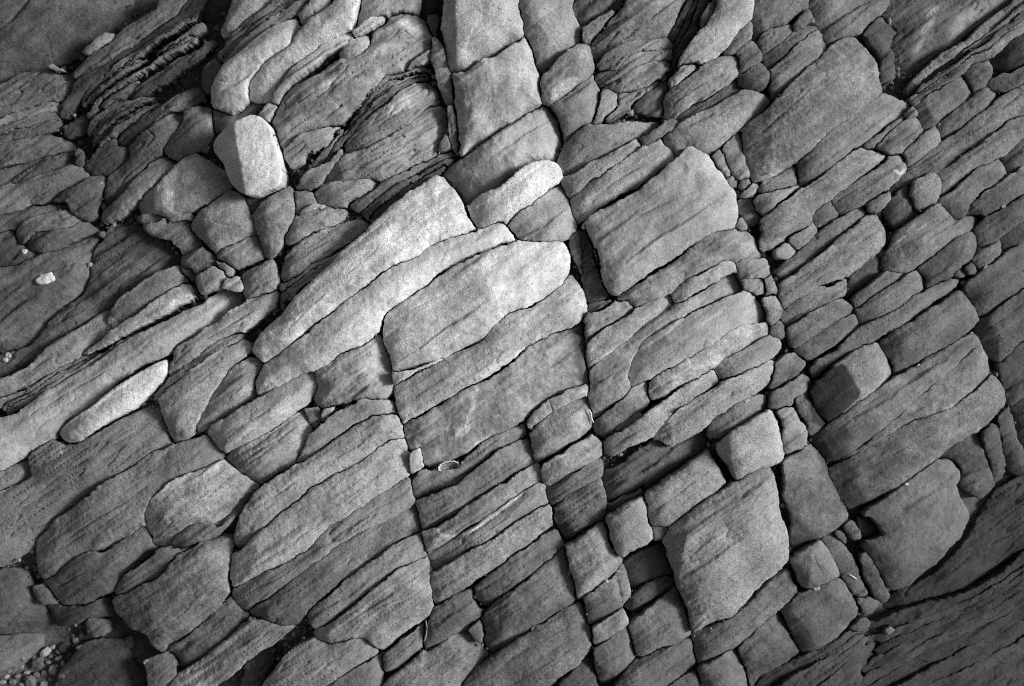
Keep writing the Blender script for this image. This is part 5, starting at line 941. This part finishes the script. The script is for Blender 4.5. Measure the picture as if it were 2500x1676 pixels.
HEAP_L = ['pale upright pebble at the upper right end of the lower-left pebble heap','bright pebble at the upper left of the lower-left pebble heap',
 'largest bright pebble of the lower-left heap, oblong and tilted','flat bright pebble right of the largest one in the lower-left heap',
 'bright upright pebble at the right rim of the lower-left heap','large bright rounded pebble on the right side of the lower-left heap',
 'flattish pale pebble low in the middle of the lower-left heap','pale pebble at the left edge of the picture in the lower-left heap',
 'mid-grey round pebble on the left side of the lower-left heap','small pale pebble topmost of all in the lower-left hollow',None,
 'grey round pebble at the bottom edge, right part of the heap','large dark cobble in the middle of the lower-left pebble heap',
 'large dark tilted cobble above the largest bright pebble of the heap','large dark upright cobble at the bottom edge of the pebble heap']
HEAP_L += [None] * (len(HEAP) - len(HEAP_L))
for (x, y, a_, b_, ro, tn), lb_ in zip(HEAP, HEAP_L):
    o = pebble(lb_ or 'small filler pebble among the larger ones of the lower-left heap', 'C1', x, y, a_, b_, ro, tn * .78, 'pebbles heaped in the lower-left hollow', flat=.75)

# grit, sand grains and crumbs caught in the cracks
def grit():
    rs = np.random.default_rng(5)
    gap = HEIGHT < -60
    yy, xx = np.nonzero(gap[20:-20, 20:-20]); yy += 20; xx += 20
    t = (1 + 5 ** .5) / 2
    V0 = ICO_V[:12]; F0 = np.array([(0, 11, 5), (0, 5, 1), (0, 1, 7), (0, 7, 10), (0, 10, 11), (1, 5, 9), (5, 11, 4), (11, 10, 2), (10, 7, 6), (7, 1, 8), (3, 9, 4), (3, 4, 2), (3, 2, 6), (3, 6, 8), (3, 8, 9), (4, 9, 5), (2, 4, 11), (6, 2, 10), (8, 6, 7), (9, 8, 1)])
    ok = (gx[xx] > 0) & (gx[xx] < 2500) & (gy[yy] > 0) & (gy[yy] < 1676) & ~((gx[xx] > 2050) & (gy[yy] > 1080)) & ~((gx[xx] < 420) & (gy[yy] > 1480))
    yy, xx = yy[ok], xx[ok]
    vs, fs, at = [], [], []
    pick = rs.choice(len(yy), 1900, replace=False)
    for k, q in enumerate(pick):
        i, j = yy[q], xx[q]
        nb = HEIGHT[i - 2:i + 3, j - 2:j + 3]; top = nb.max()
        narrow = (nb > -60).sum() >= 12
        if top < -60: z = -66.0
        else: z = rs.uniform(-62, -30) if not narrow else top - rs.uniform(6, 26)
        s = rs.uniform(1.2, 3.2) if narrow else rs.gamma(2.0, 1.5) + 1.2
        v = V0 * s * rs.uniform(.7, 1.3, 3) * rs.uniform(.8, 1.2, (12, 1))
        wx, wy, wz = to_world(gx[j] + rs.uniform(-1, 1) + v[:, 0], gy[i] + rs.uniform(-1, 1) + v[:, 1], z + v[:, 2])
        vs.append(np.stack([wx, wy, wz], 1)); fs.append(F0[:, ::-1] + 12 * k)
        at.append(np.tile([alb(rs.choice([55, 70, 85, 105])), .3, .1], (12, 1)))
    v = np.concatenate(vs)
    o = mesh_object('grit', v, np.concatenate(fs), v[:, :2] * 20, np.concatenate(at), smooth=False)
    o['kind'] = 'stuff'; o['label'] = 'grit and stone crumbs caught in the cracks between the rocks'
grit()
def ribbon(name, label, tile, s, width, thick, tone, cat='shell', lift=1.5):
    c = resample(pts(tile, s), 24)
    t = np.gradient(c, axis=0); t /= np.linalg.norm(t, axis=1)[:, None] + 1e-9
    nrm = np.stack([-t[:, 1], t[:, 0]], 1)
    wv = width * np.sin(np.linspace(.12, math.pi - .05, 24)) ** .6 * (1 + .2 * noise(np.arange(24) * .7, np.zeros(24)))
    z = max(ground(c[12, 0], c[12, 1], 8), -14) + lift
    vs = []
    for sgn, dz in ((-1, 0), (0, thick), (1, 0), (0, -thick)):
        q = c + nrm * (sgn * wv / 2)[:, None]
        wx, wy, wz = to_world(q[:, 0], q[:, 1], np.full(24, z + dz))
        vs.append(np.stack([wx, wy, wz], 1))
    v = np.stack(vs, 1).reshape(-1, 3)
    f = []
    for k in range(23):
        for m in range(4):
            f.append((k * 4 + m, k * 4 + (m + 1) % 4, k * 4 + 4 + (m + 1) % 4, k * 4 + 4 + m))
    org = v.mean(0)
    o = mesh_object(name, v - org, np.array(f)[:, ::-1], v[:, :2] * 30, np.tile([alb(tone), .2, .1], (len(v), 1)))
    o.location = org; o['label'] = label; o['category'] = cat
ribbon('shell_fragment','white curved shell sliver in the joint beside the curved cap stone','C3','668,0 682,30 684,60 700,95',5,2,235)
ribbon('shell_fragment','thin pale upright sliver in the crack at the foot of the long joint','D2','1228,1120 1238,1180 1228,1240 1215,1270',4,1.5,150)
ribbon('shell_fragment','tiny white shell sliver on the dark strip right of the heart-shaped block','C4','772,1135 800,1150 828,1168',4,1.5,225)
ribbon('rock_sliver','pale splinter in the black slot above the pale grey bar','C3','430,335 470,318 520,300',6,2,185,cat='rock')

# the limpet: an overturned shell, dark bowl with a white scalloped rim
lx, ly = 600 + 1385 / 2.8, 1000 + 398 / 2.8
lz = ground(lx, ly, 10) + 7
nseg, nr = 48, 7
def limpet_mesh(r0, r1, nrr, lift):
    vs, fs = [], []
    for k in range(nrr):
        f = r0 + (r1 - r0) * k / (nrr - 1)
        for s in range(nseg):
            an = s / nseg * 2 * math.pi
            sc_ = 1 + .045 * math.sin(an * 13) * f ** 2 + .05 * math.sin(an * 2 + 1)
            x = 25 * f * sc_ * math.cos(an); y = 15 * f * sc_ * math.sin(an)
            c, sn = math.cos(math.radians(-14)), math.sin(math.radians(-14))
            vs.append((lx + x * c - y * sn, ly + x * sn + y * c, lz + 11 * f ** 1.6 - y * .35 + lift))
    for k in range(nrr - 1):
        for s in range(nseg):
            fs.append((k * nseg + s, k * nseg + (s + 1) % nseg, (k + 1) * nseg + (s + 1) % nseg, (k + 1) * nseg + s))
    return np.array(vs), np.array(fs)
le = bpy.data.objects.new('limpet_shell', None); col.objects.link(le)
lo = tuple(float(v) for v in to_world(np.array(lx), np.array(ly), np.array(lz))); le.location = lo
le['label'] = 'overturned limpet shell with a white scalloped rim beside the long joint'; le['category'] = 'shell'
for nm, r0, r1, k_, lf, tn in (('shell_bowl', .03, .93, 7, 0, 105), ('shell_rim', .88, 1.04, 4, 1.0, 200)):
    v, f = limpet_mesh(r0, r1, k_, lf)
    wx, wy, wz = to_world(v[:, 0], v[:, 1], v[:, 2])
    v = np.stack([wx, wy, wz], 1) - np.array(lo)
    o = mesh_object(nm, v, f[:, ::-1], v[:, :2] * 30, np.tile([alb(tn), .5, .2], (len(v), 1)), le)
    sm = o.modifiers.new('thickness', 'SOLIDIFY'); sm.thickness = .0015
pebble('white barnacle-like knob at the left end of the limpet shell', 'C2', 1303, 425, 22, 20, 0, 225, name='barnacle', flat=.8)
for o in bpy.data.objects:
    if o.name.startswith('barnacle'): o['category'] = 'barnacle'
